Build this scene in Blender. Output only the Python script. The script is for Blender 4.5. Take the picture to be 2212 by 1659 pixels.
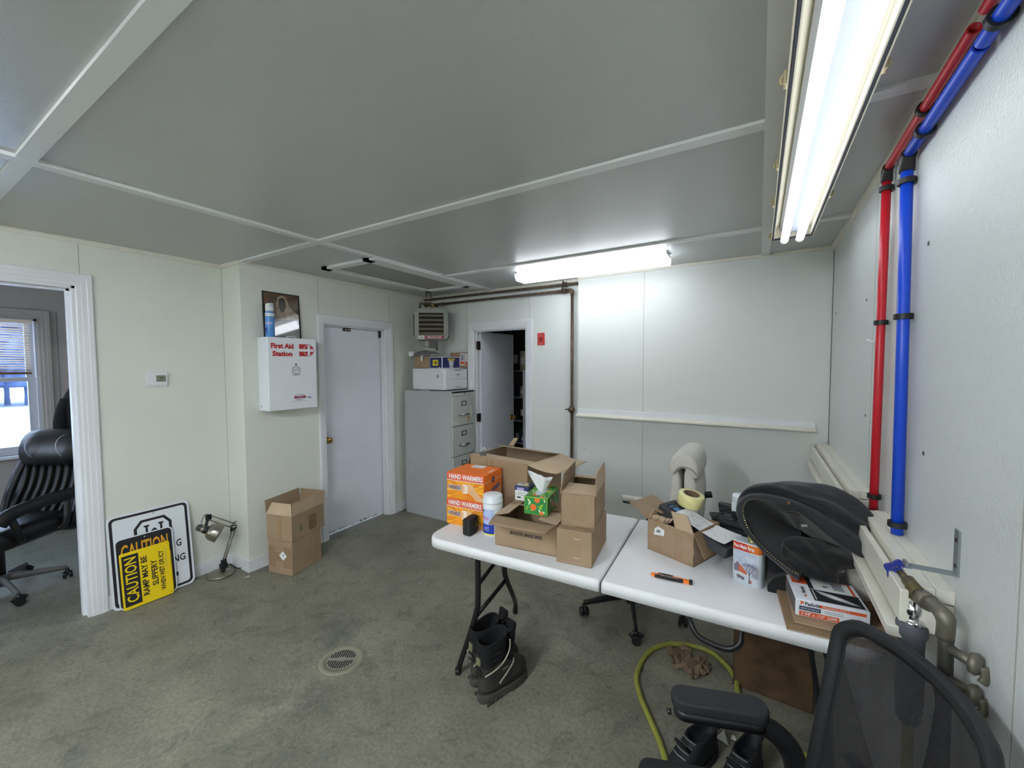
import bpy, bmesh, math, random
from mathutils import Matrix, Vector, noise
random.seed(7)
SC = bpy.context.scene
for o in list(bpy.data.objects): bpy.data.objects.remove(o)
COL = SC.collection
PI = math.pi
R = math.radians
V = Vector

# ------------------------------------------------------------------ camera
F0 = 879.28; YAW = R(-31.187); PIT = R(-2.648); ROL = R(-0.243); EYE = V((0, 0, 1.63))
_f = V((math.sin(YAW)*math.cos(PIT), math.cos(YAW)*math.cos(PIT), math.sin(PIT)))
_r0 = V((math.cos(YAW), -math.sin(YAW), 0)); _u0 = _r0.cross(_f)
_r = _r0*math.cos(ROL) + _u0*math.sin(ROL); _u = _u0*math.cos(ROL) - _r0*math.sin(ROL)
cd = bpy.data.cameras.new('camera'); cam = bpy.data.objects.new('camera', cd); COL.objects.link(cam)
cam.matrix_world = Matrix(((_r.x, _u.x, -_f.x, EYE.x), (_r.y, _u.y, -_f.y, EYE.y), (_r.z, _u.z, -_f.z, EYE.z), (0, 0, 0, 1)))
cd.sensor_fit = 'HORIZONTAL'; cd.sensor_width = 36.0; cd.lens = 36.0*F0/2212; cd.clip_start = 0.02; cd.clip_end = 200
SC.camera = cam
SC.view_settings.view_transform = 'Standard'; SC.view_settings.look = 'None'
SC.view_settings.gamma = 1.0; SC.view_settings.use_curve_mapping = False
SC.view_settings.exposure = 0.0

# surveying helper: where a sight line through photo pixel (px,py) meets a plane of the room
def at(px, py, x=None, y=None, z=None):
    d = _f + _r*((px-1106)/F0) - _u*((py-829.5)/F0)
    if x is not None: t = (x-EYE.x)/d.x
    elif y is not None: t = (y-EYE.y)/d.y
    else: t = (z-EYE.z)/d.z
    return EYE + d*t

# ------------------------------------------------------------------ light
LAMP_BACK = 10.0      # wraparound fixture on the far part of the ceiling
LAMP_TUBE = 4.8     # bare tubes of the long fixture by the right wall
LAMP_REAR = 28.0      # wraparound fixture at the rear of the room
LAMP_MID = 64.0       # wraparound fixture overhead, just behind the photographer
LAMP_COL = (0.93, 0.98, 1.05)
W = bpy.data.worlds.new('sky'); SC.world = W; W.use_nodes = True
nt = W.node_tree; nt.nodes.clear()
wo = nt.nodes.new('ShaderNodeOutputWorld'); wb = nt.nodes.new('ShaderNodeBackground')
tc = nt.nodes.new('ShaderNodeTexCoord'); sp = nt.nodes.new('ShaderNodeSeparateXYZ'); cr = nt.nodes.new('ShaderNodeValToRGB')
cr.color_ramp.elements[0].position = 0.0; cr.color_ramp.elements[0].color = (0.70, 0.82, 1.0, 1)
cr.color_ramp.elements[1].position = 0.5; cr.color_ramp.elements[1].color = (0.55, 0.72, 1.0, 1)
nt.links.new(tc.outputs['Generated'], sp.inputs[0]); nt.links.new(sp.outputs['Z'], cr.inputs[0])
nt.links.new(cr.outputs[0], wb.inputs[0]); nt.links.new(wb.outputs[0], wo.inputs[0]); wb.inputs[1].default_value = 11.0

# ------------------------------------------------------------------ materials
def lin(c):
    return tuple(((v/255)/12.92 if v <= 10.31 else ((v/255+0.055)/1.055)**2.4) for v in c)
MATS = {}
def mat(name, col=(200, 200, 200), rough=0.5, metal=0.0, spec=0.5, var=0.0, vscale=6.0, col2=None, bump=0.0, bscale=60.0,
        coat=0.0, alpha=1.0, trans=0.0, emit=0.0, ecol=None, stretch=None, detail=4.0, sheen=0.0):
    if name in MATS: return MATS[name]
    m = bpy.data.materials.new(name); m.use_nodes = True; MATS[name] = m
    n = m.node_tree.nodes; l = m.node_tree.links; b = n['Principled BSDF']
    c = lin(col); b.inputs['Base Color'].default_value = (*c, 1)
    b.inputs['Roughness'].default_value = rough; b.inputs['Metallic'].default_value = metal
    b.inputs['Specular IOR Level'].default_value = spec; b.inputs['Coat Weight'].default_value = coat
    b.inputs['Transmission Weight'].default_value = trans; b.inputs['Alpha'].default_value = alpha
    if sheen: b.inputs['Sheen Weight'].default_value = sheen
    if emit:
        b.inputs['Emission Color'].default_value = (*(ecol or LAMP_COL), 1); b.inputs['Emission Strength'].default_value = emit
    co = n.new('ShaderNodeTexCoord'); mp = n.new('ShaderNodeMapping'); l.new(co.outputs['Object'], mp.inputs[0])
    if stretch: mp.inputs['Scale'].default_value = stretch
    if var or col2:
        t = n.new('ShaderNodeTexNoise'); t.inputs['Scale'].default_value = vscale; t.inputs['Detail'].default_value = detail
        l.new(mp.outputs[0], t.inputs['Vector'])
        r = n.new('ShaderNodeValToRGB'); l.new(t.outputs['Fac'], r.inputs[0]); l.new(r.outputs[0], b.inputs['Base Color'])
        if col2: a = c; z = lin(col2)
        else: a = tuple(v*(1-var) for v in c); z = tuple(min(1, v*(1+var)) for v in c)
        r.color_ramp.elements[0].color = (*a, 1); r.color_ramp.elements[1].color = (*z, 1)
        r.color_ramp.elements[0].position = 0.35; r.color_ramp.elements[1].position = 0.65
    if bump:
        t2 = n.new('ShaderNodeTexNoise'); t2.inputs['Scale'].default_value = bscale; t2.inputs['Detail'].default_value = 3
        l.new(mp.outputs[0], t2.inputs['Vector'])
        bp = n.new('ShaderNodeBump'); bp.inputs['Strength'].default_value = bump; bp.inputs['Distance'].default_value = 0.002
        l.new(t2.outputs['Fac'], bp.inputs['Height']); l.new(bp.outputs[0], b.inputs['Normal'])
    return m

WALL = mat('wall_panel', (222, 224, 214), 0.45, var=0.03, vscale=1.5, bump=0.5, bscale=220)
WALLB = mat('wall_panel_far', (218, 221, 217), 0.42, var=0.02, vscale=1.2, bump=0.3, bscale=220)
WALLR = mat('pebbled_panel', (210, 214, 212), 0.35, var=0.02, vscale=1.5, bump=1.0, bscale=150)
SEAM = mat('panel_seam', (166, 166, 156), 0.6)
JOINT = mat('corner_joint', (84, 84, 82), 0.7)
CEIL = mat('ceiling_panel', (188, 190, 188), 0.30, spec=0.5, var=0.03, vscale=1.3, bump=0.25, bscale=90)
BATTEN = mat('ceiling_batten', (224, 226, 224), 0.4)
WHITE = mat('white_gloss_paint', (226, 227, 230), 0.35, var=0.03, vscale=4)
DOORP = mat('white_door_paint', (226, 229, 238), 0.42, var=0.03, vscale=3)
TRIMW = mat('cream_trim', (222, 219, 205), 0.4, var=0.05, vscale=8)
BRASS = mat('brass', (190, 150, 72), 0.25, 1.0)
DARKBR = mat('bronze_hinge', (58, 46, 38), 0.5, 0.6)
BLACK = mat('black_plastic', (22, 22, 24), 0.45)
BLACKM = mat('black_matte', (14, 14, 16), 0.8)
CARD = mat('cardboard', (156, 132, 105), 0.8, var=0.06, vscale=12, bump=0.15, bscale=300)
CARDI = mat('cardboard_inside', (190, 166, 138), 0.85, var=0.05, vscale=9)
CARDD = mat('cardboard_dark', (140, 115, 88), 0.85, var=0.08, vscale=9)
TAPE = mat('packing_tape', (158, 130, 102), 0.25, coat=0.6)
PAPER = mat('white_paper', (232, 232, 232), 0.7)
INK = mat('black_ink', (28, 28, 32), 0.6)
GREYP = mat('grey_print', (150, 152, 158), 0.6)
CHROME = mat('chrome', (225, 225, 228), 0.12, 1.0)
STEEL = mat('zinc_steel', (165, 170, 172), 0.4, 0.9)
RED = mat('pex_red', (196, 30, 44), 0.35)
BLUE = mat('pex_blue', (24, 74, 205), 0.35)
ORANGE = mat('orange_print', (246, 122, 30), 0.45)
ORANGED = mat('deep_orange_print', (222, 92, 44), 0.45)
YELLOW = mat('sign_yellow', (240, 208, 24), 0.35)
GLOW = mat('lamp_lens', (245, 248, 250), 0.4, emit=LAMP_BACK)
GLOWM = mat('lamp_lens_mid', (245, 248, 250), 0.4, emit=LAMP_MID)
GLOWR = mat('lamp_lens_rear', (245, 248, 250), 0.4, emit=LAMP_REAR)
TUBE = mat('lamp_tube', (250, 252, 255), 0.4, emit=LAMP_TUBE)

# ------------------------------------------------------------------ mesh builder
def T(x=0, y=0, z=0): return Matrix.Translation((x, y, z))
def RX(a): return Matrix.Rotation(R(a), 4, 'X')
def RY(a): return Matrix.Rotation(R(a), 4, 'Y')
def RZ(a): return Matrix.Rotation(R(a), 4, 'Z')
def frame(o, x, y):
    x = V(x).normalized(); y = V(y); z = x.cross(y).normalized(); y = z.cross(x)
    return Matrix(((x.x, y.x, z.x, o[0]), (x.y, y.y, z.y, o[1]), (x.z, y.z, z.z, o[2]), (0, 0, 0, 1)))
def rrect(w, h, r, n=5, cx=0, cy=0):
    P = []
    for (sx, sy, a0) in ((1, 1, 0), (-1, 1, 90), (-1, -1, 180), (1, -1, 270)):
        for i in range(n+1):
            a = R(a0+90*i/n); P.append((cx+sx*(w/2-r)+r*math.cos(a), cy+sy*(h/2-r)+r*math.sin(a)))
    return P
class MB:
    def __init__(s, M=None): s.bm = bmesh.new(); s.mats = []; s.M = M or Matrix()
    def mi(s, m):
        if m not in s.mats: s.mats.append(m)
        return s.mats.index(m)
    def _f(s, vs, m, smooth=False):
        try: f = s.bm.faces.new(vs)
        except ValueError: return None
        f.material_index = s.mi(m); f.smooth = smooth; return f
    def v(s, p, M=None): return s.bm.verts.new(s.M @ ((M @ V(p)) if M else V(p)))
    def box(s, c, d, m, M=None, bev=0.0, seg=2):
        hx, hy, hz = d[0]/2, d[1]/2, d[2]/2
        P = [s.v((c[0]+x*hx, c[1]+y*hy, c[2]+z*hz), M) for x in (-1, 1) for y in (-1, 1) for z in (-1, 1)]
        fs = [s._f([P[i] for i in q], m) for q in ((0, 1, 3, 2), (4, 6, 7, 5), (0, 4, 5, 1), (2, 3, 7, 6), (0, 2, 6, 4), (1, 5, 7, 3))]
        if bev:
            es = list({e for f in fs for e in f.edges})
            r = bmesh.ops.bevel(s.bm, geom=es, offset=bev, segments=seg, affect='EDGES', profile=0.5, clamp_overlap=True)
            for f in r['faces']: f.material_index = s.mi(m); f.smooth = True
        return s
    def b2(s, lo, hi, m, **k):
        return s.box([(a+b)/2 for a, b in zip(lo, hi)], [abs(b-a) for a, b in zip(lo, hi)], m, **k)
    def ring(s, c, ax, r, n, M=None, up=None):
        ax = V(ax).normalized(); u = V(up) if up else (V((0, 0, 1)) if abs(ax.z) < 0.9 else V((1, 0, 0)))
        a = ax.cross(u).normalized(); b = ax.cross(a)
        rx, ry = (r if isinstance(r, (tuple, list)) else (r, r))
        return [s.v(V(c)+a*rx*math.cos(2*PI*i/n)+b*ry*math.sin(2*PI*i/n), M) for i in range(n)]
    def skin(s, rings, m, close=True, caps=(True, True), smooth=True):
        for A, B in zip(rings, rings[1:]):
            n = len(A)
            for i in range(n if close else n-1): s._f([A[i], A[(i+1) % n], B[(i+1) % n], B[i]], m, smooth)
        if caps[0]: s._f(list(reversed(rings[0])), m)
        if caps[1]: s._f(rings[-1], m)
        return s
    def cyl(s, a, b, r, m, r2=None, n=20, caps=(True, True), M=None):
        d = V(b)-V(a)
        return s.skin([s.ring(a, d, r, n, M), s.ring(b, d, r if r2 is None else r2, n, M)], m, caps=caps)
    def tube(s, P, r, m, n=12, caps=(True, True), M=None, sm=0):
        P = [V(p) for p in P]
        if sm: P = catmull(P, sm)
        rings = []; u = None
        for i, p in enumerate(P):
            d = (P[min(i+1, len(P)-1)]-P[max(i-1, 0)]).normalized()
            if u is None: u = V((0, 0, 1)) if abs(d.z) < 0.9 else V((1, 0, 0))
            a = d.cross(u).normalized(); u = a.cross(d)
            rr = r[min(i*len(r)//len(P), len(r)-1)] if isinstance(r, list) else r
            rx, ry = rr if isinstance(rr, tuple) else (rr, rr)
            rings.append([s.v(p+a*rx*math.cos(2*PI*k/n)+u*ry*math.sin(2*PI*k/n), M) for k in range(n)])
        return s.skin(rings, m, caps=caps)
    def lathe(s, prof, m, M=None, n=28, smooth=True, caps=(True, True)):
        rings = [[s.v((r*math.cos(2*PI*k/n), r*math.sin(2*PI*k/n), z), M) for k in range(n)] for r, z in prof]
        return s.skin(rings, m, caps=caps, smooth=smooth)
    def prism(s, poly, z0, z1, m, M=None, side=None, smooth=False):
        A = [s.v((x, y, z0), M) for x, y in poly]; B = [s.v((x, y, z1), M) for x, y in poly]
        n = len(poly)
        for i in range(n): s._f([A[i], A[(i+1) % n], B[(i+1) % n], B[i]], side or m, smooth)
        s._f(list(reversed(A)), side or m); s._f(B, m); return s
    def hole_plate(s, outer, inner, z0, z1, m, M=None):
        n = len(outer)
        r = [[s.v((x, y, z), M) for x, y in P] for P, z in ((outer, z0), (outer, z1), (inner, z1), (inner, z0))]
        r.append(r[0]); return s.skin(r, m, caps=(False, False), smooth=False)
    def sheet(s, q, t, m, m2=None, M=None):
        q = [V(p) for p in q]; nrm = (q[1]-q[0]).cross(q[-1]-q[0]).normalized()*t
        A = [s.v(p, M) for p in q]; B = [s.v(p+nrm, M) for p in q]; n = len(q)
        for i in range(n): s._f([A[i], A[(i+1) % n], B[(i+1) % n], B[i]], m)
        s._f(list(reversed(A)), m); s._f(B, m2 or m); return s
    def grid(s, rows, m, smooth=True, cu=False, M=None):
        G = [[s.v(p, M) for p in r] for r in rows]
        for A, B in zip(G, G[1:]):
            n = len(A)
            for i in range(n if cu else n-1): s._f([A[i], A[(i+1) % n], B[(i+1) % n], B[i]], m, smooth)
        return s
    def text(s, t, M, h, m, w=None, bold=0.0, align='CENTER', lift=0.0004):
        c = bpy.data.curves.new('t', 'FONT'); c.body = t; c.size = 1.0; c.align_x = align; c.align_y = 'CENTER'
        c.offset = bold; c.fill_mode = 'FRONT'; c.resolution_u = 2
        o = bpy.data.objects.new('t', c); COL.objects.link(o); bpy.context.view_layer.update()
        me = o.to_mesh(); xs = [v.co.x for v in me.vertices]; ys = [v.co.y for v in me.vertices]
        if xs:
            H = 0.72; sy = h/H; sx = (w/(max(xs)-min(xs))) if w else sy
            cy = (max(ys)+min(ys))/2
            vs = [s.v((v.co.x*sx, (v.co.y-cy)*sy, lift), M) for v in me.vertices]
            for p in me.polygons: s._f([vs[i] for i in p.vertices], m)
        o.to_mesh_clear(); bpy.data.objects.remove(o); bpy.data.curves.remove(c); return s
    def patch(s, x0, y0, x1, y1, m, M, lift=0.0003):
        s._f([s.v(p, M) for p in ((x0, y0, lift), (x1, y0, lift), (x1, y1, lift), (x0, y1, lift))], m); return s
    def poly(s, P, m, M=None, lift=0.0003):
        s._f([s.v((x, y, lift), M) for x, y in P], m); return s
    def obj(s, name, parent=None, subd=0, solid=0.0, recalc=True, smooth=None):
        if recalc: bmesh.ops.recalc_face_normals(s.bm, faces=s.bm.faces)
        me = bpy.data.meshes.new(name); s.bm.to_mesh(me); s.bm.free()
        for m in s.mats: me.materials.append(m)
        if smooth is not None:
            for p in me.polygons: p.use_smooth = smooth
        o = bpy.data.objects.new(name, me); COL.objects.link(o)
        if solid:
            q = o.modifiers.new('thickness', 'SOLIDIFY'); q.thickness = solid; q.offset = 0
        if subd:
            q = o.modifiers.new('smooth', 'SUBSURF'); q.levels = subd; q.render_levels = subd
        if parent: o.parent = parent
        return o
def catmull(P, k):
    Q = []
    for i in range(len(P)-1):
        a = P[max(i-1, 0)]; b = P[i]; c = P[i+1]; d = P[min(i+2, len(P)-1)]
        for j in range(k):
            t = j/k; Q.append(0.5*((2*b)+(c-a)*t+(2*a-5*b+4*c-d)*t*t+(3*b-a-3*c+d)*t**3))
    Q.append(P[-1]); return Q
def tag(o, label, cat, group=None):
    o['label'] = label; o['category'] = cat
    if group: o['group'] = group
    return o
def thing(name, label, cat, loc=(0, 0, 0), rz=0.0, group=None, M=None):
    o = bpy.data.objects.new(name, None); COL.objects.link(o); o.empty_display_size = 0.05
    o.location = loc; o.rotation_euler = (0, 0, R(rz))
    if M is not None: o.matrix_world = M
    return tag(o, label, cat, group)
def struct(o): o['kind'] = 'structure'; return o

# ================================================================== THE SETTING
H = 2.44; XR = 0.43; YB = 3.57; YR = 3.65; XL = -3.42; XL2 = -3.70
def wall(name, boxes, m):
    b = MB()
    for lo, hi, *mm in boxes: b.b2(lo, hi, mm[0] if mm else m)
    return struct(b.obj(name))
# floor: stained concrete
fm = bpy.data.materials.new('stained_concrete'); fm.use_nodes = True
n = fm.node_tree.nodes; l = fm.node_tree.links; pb = n['Principled BSDF']
co = n.new('ShaderNodeTexCoord')
def noi(s, d, r, dist=0.0):
    t = n.new('ShaderNodeTexNoise'); t.inputs['Scale'].default_value = s; t.inputs['Detail'].default_value = d
    t.inputs['Roughness'].default_value = r; t.inputs['Distortion'].default_value = dist; l.new(co.outputs['Object'], t.inputs['Vector']); return t
def ramp(src, a, b, pa=0.4, pb_=0.6):
    q = n.new('ShaderNodeValToRGB'); l.new(src, q.inputs[0]); q.color_ramp.elements[0].position = pa; q.color_ramp.elements[1].position = pb_
    q.color_ramp.elements[0].color = a; q.color_ramp.elements[1].color = b; return q
def mix(f, a, b, bt='MIX'):
    q = n.new('ShaderNodeMix'); q.data_type = 'RGBA'; q.blend_type = bt
    if isinstance(f, float): q.inputs[0].default_value = f
    else: l.new(f, q.inputs[0])
    l.new(a, q.inputs[6]); l.new(b, q.inputs[7]); return q.outputs[2]
base = ramp(noi(2.2, 8, 0.62).outputs['Fac'], (*lin((116, 114, 100)), 1), (*lin((136, 133, 118)), 1), .38, .64)
dark = ramp(noi(1.1, 9, 0.72, 0.6).outputs['Fac'], (0, 0, 0, 1), (1, 1, 1, 1), .53, .68)
dcol = n.new('ShaderNodeRGB'); dcol.outputs[0].default_value = (*lin((92, 94, 87)), 1)
c1 = mix(dark.outputs[0], base.outputs[0], dcol.outputs[0])
spk = ramp(noi(55, 5, 0.8).outputs['Fac'], (0.72, 0.72, 0.72, 1), (1.12, 1.12, 1.1, 1), .36, .6)
c2 = mix(1.0, c1, spk.outputs[0], 'MULTIPLY')
st = ramp(noi(7, 9, 0.8, 1.2).outputs['Fac'], (0.70, 0.70, 0.68, 1), (1.04, 1.04, 1.04, 1), .36, .47)
c3 = mix(1.0, c2, st.outputs[0], 'MULTIPLY')
l.new(c3, pb.inputs['Base Color']); pb.inputs['Roughness'].default_value = 0.62
bp = n.new('ShaderNodeBump'); bp.inputs['Strength'].default_value = 0.25; bp.inputs['Distance'].default_value = 0.002
l.new(noi(70, 6, 0.7).outputs['Fac'], bp.inputs['Height']); l.new(bp.outputs[0], pb.inputs['Normal'])
wall('floor', [((-6.4, -2.7, -0.12), (0.6, 5.6, 0))], fm)
wall('ceiling', [((-6.4, -2.7, H), (0.6, 5.6, H+0.1))], CEIL)
wall('wall_right', [((XR, -2.6, 0), (XR+.1, 3.75, H)), ((XR-.0006, 2.368, 0), (XR, 2.372, H), SEAM), ((XR-.0006, 1.132, 0), (XR, 1.137, H), SEAM),
                    ((XR-.003, 3.562, 0), (XR, 3.57, H), JOINT)], WALLR)
wall('wall_back', [((-3.82, YR, 0), (-2.70, YR+.1, H)), ((-2.036, YR, 0), (-1.44, YR+.1, H)), ((-2.70, YR, 2.02), (-2.036, YR+.1, H)),
                   ((-1.44, YB, 0), (XR+.1, YR+.1, H)), ((-0.847, YB-.0006, 0), (-0.843, YB, H), SEAM),
                   ((-2.80, YR-.0006, 2.1), (-2.797, YR, H), SEAM), ((-2.0, YR-.0006, 2.1), (-1.996, YR, H), SEAM)], WALLB)
wall('wall_left', [((-3.70, 1.62, 0), (XL, 2.315, H)), ((-3.54, 3.065, 0), (XL, YR, H)), ((-3.54, 2.315, 2.03), (XL, 3.065, H)),
                   ((-3.82, -2.6, 0), (XL2, -0.16, H)), ((-3.82, 0.79, 0), (XL2, 1.75, H)), ((-3.82, -0.16, 2.14), (XL2, 0.79, H)),
                   ((XL, 2.268, 2.1), (XL+.0006, 2.272, H), SEAM), ((XL, 3.098, 2.1), (XL+.0006, 3.102, H), SEAM),
                   ((XL2, 0.814, 2.2), (XL2+.0006, 0.818, H), SEAM), ((XL2, 1.6175, .1), (XL2+.0015, 1.62, H), SEAM)], WALL)
wall('wall_rear', [((-3.82, -2.7, 0), (0.53, -2.6, H))], WALL)
OFF = mat('office_wall', (176, 168, 160), 0.7, var=0.03, bump=0.3, bscale=200)
WX = -6.2
wall('wall_office', [((WX-.1, -2.6, 0), (WX, -0.2, H)), ((WX-.1, 1.045, 0), (WX, 2.3, H)), ((WX-.1, -0.2, 0), (WX, 1.045, .77)), ((WX-.1, -0.2, 2.11), (WX, 1.045, H)),
                     ((WX, 2.2, 0), (-3.82, 2.3, H)), ((WX, -2.7, 0), (-5.9, -2.6, H)), ((-4.2, -2.7, 0), (-3.82, -2.6, H)), ((-5.9, -2.7, 0), (-4.2, -2.6, .8)), ((-5.9, -2.7, 2.1), (-4.2, -2.6, H)), ((WX, 1.18, .1), (WX+.0008, 1.184, 2.2), JOINT)], OFF)
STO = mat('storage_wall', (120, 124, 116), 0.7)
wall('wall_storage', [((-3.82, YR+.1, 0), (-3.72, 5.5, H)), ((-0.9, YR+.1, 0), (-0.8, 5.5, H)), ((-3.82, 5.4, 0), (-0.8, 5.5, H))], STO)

# ceiling battens (4x8 panel grid)
bm_ = MB()
zb = H-.011
for y in (1.645, 2.88): bm_.b2((XL if y < 2 else -2.45, y-.027, zb), (XR, y+.027, H+.001), BATTEN)
bm_.b2((XL2, 0.379, zb-.002), (XR, 0.433, H+.001), BATTEN)
for x in (-2.455, 0.028): bm_.b2((x-.027, -2.6, zb-.003), (x+.027, YR if x < -1 else YB, H+.001), BATTEN)
bm_.b2((XL2, -0.834, zb), (XR, -0.766, H+.001), BATTEN)
struct(bm_.obj('trim_1'))
# crown strips
b = MB()
b.b2((XL2, -2.6, H-.03), (XL2+.012, 1.62, H), TRIMW); b.b2((XL2, 1.606, H-.03), (XL, 1.62, H), TRIMW)
b.b2((XL, 1.606, H-.03), (XL+.012, YR, H), TRIMW); b.b2((XL, YR-.012, H-.04), (-1.44, YR, H), TRIMW)
b.b2((-1.44, YB-.012, H-.022), (XR, YB, H), TRIMW); b.b2((XR-.012, -2.6, H-.035), (XR, YB, H), TRIMW); b.b2((XR-.02, -2.6, H-.015), (XR, YB, H), TRIMW)
struct(b.obj('trim_2'))
# attic hatch frame with a recessed tan panel
HT = mat('hatch_panel', (158, 156, 148), 0.6)
b = MB(); x0, x1, y0, y1 = -3.08, -2.50, 2.08, 3.34
b.b2((x0, y0, H-.022), (x1, y0+.07, H), BATTEN); b.b2((x0, y1-.07, H-.022), (x1, y1, H), BATTEN)
b.b2((x0, y0, H-.022), (x0+.07, y1, H), BATTEN); b.b2((x1-.07, y0, H-.022), (x1+.06, y1+.1, H), BATTEN)
b.b2((x0+.07, y0+.07, H-.004), (x1-.07, y1-.07, H), HT)
struct(b.obj('trim_3'))
# baseboards
b = MB(); b.b2((XL2, 0.87, 0), (XL2+.012, 1.62, .095), WHITE); b.b2((XL2, -2.6, 0), (XL2+.012, -.24, .095), WHITE)
b.b2((XL2+.012, 1.608, 0), (XL, 1.62, .095), WHITE); b.b2((XL, 1.608, 0), (XL+.012, 2.245, .095), WHITE); b.b2((XL, 3.13, 0), (XL+.012, 3.64, .095), WHITE)
struct(b.obj('baseboard_left'))
# door casings
def casing(b, axis, pos, a0, a1, top, w=.075, t=.018, sgn=1, m=WHITE):
    # moulded profile swept up, across and down around the opening with mitred corners
    prof = [(0, 0), (0, .45*t), (.08*w, .62*t), (.30*w, .66*t), (.34*w, .85*t), (.62*w, .9*t), (.68*w, t), (.94*w, t), (w, .8*t), (w, 0)]
    rings = []
    for (a_, z_, ox, oz) in ((a0, 0, -1, 0), (a0, top, -1, 1), (a1, top, 1, 1), (a1, 0, 1, 0)):
        r_ = []
        for u_, h_ in prof:
            q = (a_+ox*u_, pos+sgn*h_, z_+oz*u_)
            r_.append(b.v((q[1], q[0], q[2]) if axis == 'x' else (q[0], q[1], q[2])))
        rings.append(r_)
    b.skin(rings, m, smooth=False)
b = MB(); casing(b, 'x', XL2, -0.16, 0.79, 2.14, w=.08)
b.b2((-3.83, .775, 0), (XL2+.004, .79, 2.14), WHITE); b.b2((-3.83, -.16, 0), (XL2+.004, -.145, 2.14), WHITE); b.b2((-3.83, -.16, 2.125), (XL2+.004, .79, 2.14), WHITE)
b.b2((-3.79, .762, 0), (-3.75, .775, 2.125), WHITE); b.b2((-3.79, -.16, 2.112), (-3.75, .775, 2.125), WHITE)
struct(b.obj('trim_4'))
b = MB(); casing(b, 'x', XL, 2.315, 3.065, 2.03, w=.068)
b.b2((-3.54, 2.300, 0), (XL+.004, 2.318, 2.03), WHITE); b.b2((-3.54, 3.05, 0), (XL+.004, 3.068, 2.03), WHITE); b.b2((-3.54, 2.315, 2.018), (XL+.004, 3.065, 2.035), WHITE)
b.b2((-3.49, 3.038, 0), (-3.455, 3.052, 2.02), WHITE); b.b2((-3.49, 2.315, 2.006), (-3.455, 3.052, 2.02), WHITE)
struct(b.obj('trim_5'))
b = MB(); casing(b, 'y', YR, -2.70, -2.036, 2.02, w=.075, sgn=-1)
b.b2((-2.715, YR-.004, 0), (-2.69, YR+.11, 2.02), WHITE); b.b2((-2.046, YR-.004, 0), (-2.025, YR+.11, 2.02), WHITE); b.b2((-2.70, YR-.004, 2.008), (-2.036, YR+.11, 2.03), WHITE)
b.b2((-2.69, YR+.03, 0), (-2.678, YR+.06, 2.0), WHITE); b.b2((-2.69, YR+.03, 1.998), (-2.04, YR+.06, 2.01), WHITE)
struct(b.obj('trim_6'))
# closed door
def knob(b, M):
    b.lathe([(.0, 0), (.032, 0), (.033, .006), (.024, .012), (.012, .016), (.012, .034), (.02, .04), (.028, .05), (.028, .062), (.02, .07), (.0, .072)], BRASS, M, caps=(False, False))
    b.lathe([(.0, .0725), (.008, .0725), (.008, .074), (0, .074)], DARKBR, M, caps=(False, False), n=10)
d1 = MB(); d1.b2((-3.548, 2.32, .012), (-3.51, 3.048, 2.014), DOORP, bev=.002)
gr = mat('door_grime', (150, 146, 132), 0.8, var=0.3, vscale=30)
for i in range(26):
    y = 2.34+random.random()*.69; w_ = .004+random.random()*.02
    d1.b2((-3.5105, y, .014), (-3.5093, y+w_, .018+random.random()*.018), gr)
D1 = struct(d1.obj('door_1'))
k = MB(); knob(k, frame((-3.51, 2.372, .925), (0, 1, 0), (0, 0, 1))); k.obj('door_knob', D1)
k = MB(); k.b2((-3.512, 2.585, 1.972), (-3.498, 2.665, 2.002), DARKBR); k.b2((-3.498, 2.6, 1.98), (-3.494, 2.62, 1.993), STEEL); k.b2((-3.498, 2.635, 1.98), (-3.494, 2.652, 1.993), STEEL); k.obj('latch_plate', D1)
k = MB(); k.b2((-3.512, 3.022, 1.93), (-3.485, 3.046, 2.0), DARKBR); k.obj('hinge', D1)
# open door into storage
LA = math.atan2(4.35-3.72, -2.645+2.678)
M2 = T(-2.678, YR+.075, 0) @ Matrix.Rotation(LA, 4, 'Z')
d2 = MB(M2); d2.b2((0.004, -.018, .012), (.655, .018, 2.006), DOORP, bev=.002)
D2 = struct(d2.obj('door_2'))
for z in (1.85, 1.045, .25):
    k = MB(); k.b2((-2.690, YR+.028, z-.045), (-2.660, YR+.066, z+.045), DARKBR); k.cyl((-2.672, YR+.07, z-.048), (-2.672, YR+.07, z+.048), .007, DARKBR); k.obj('hinge', D2)
k = MB(); knob(k, M2 @ frame((.60, -.018, .985), (1, 0, 0), (0, 0, 1))); knob(k, M2 @ frame((.60, .018, .985), (-1, 0, 0), (0, 0, 1))); k.obj('door_knob', D2)
# small nail heads, anchors and scuffs stay on the walls
b = MB()
for x, y, z in ((XR-.0015, 1.678, 1.36), (XR-.0015, 3.40, 1.96), (XR-.0015, 2.52, 1.93), (XR-.0015, 1.71, 1.99), (XR-.0015, 2.46, 1.39)):
    b.cyl((x, y, z), (XR, y, z), .007, JOINT, n=8)
for q in ((1262, 970), (1462, 975)): p = at(*q, y=YB-.001); b.cyl(p, p+V((0, .002, 0)), .004, JOINT, n=8)
struct(b.obj('trim_7'))

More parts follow.
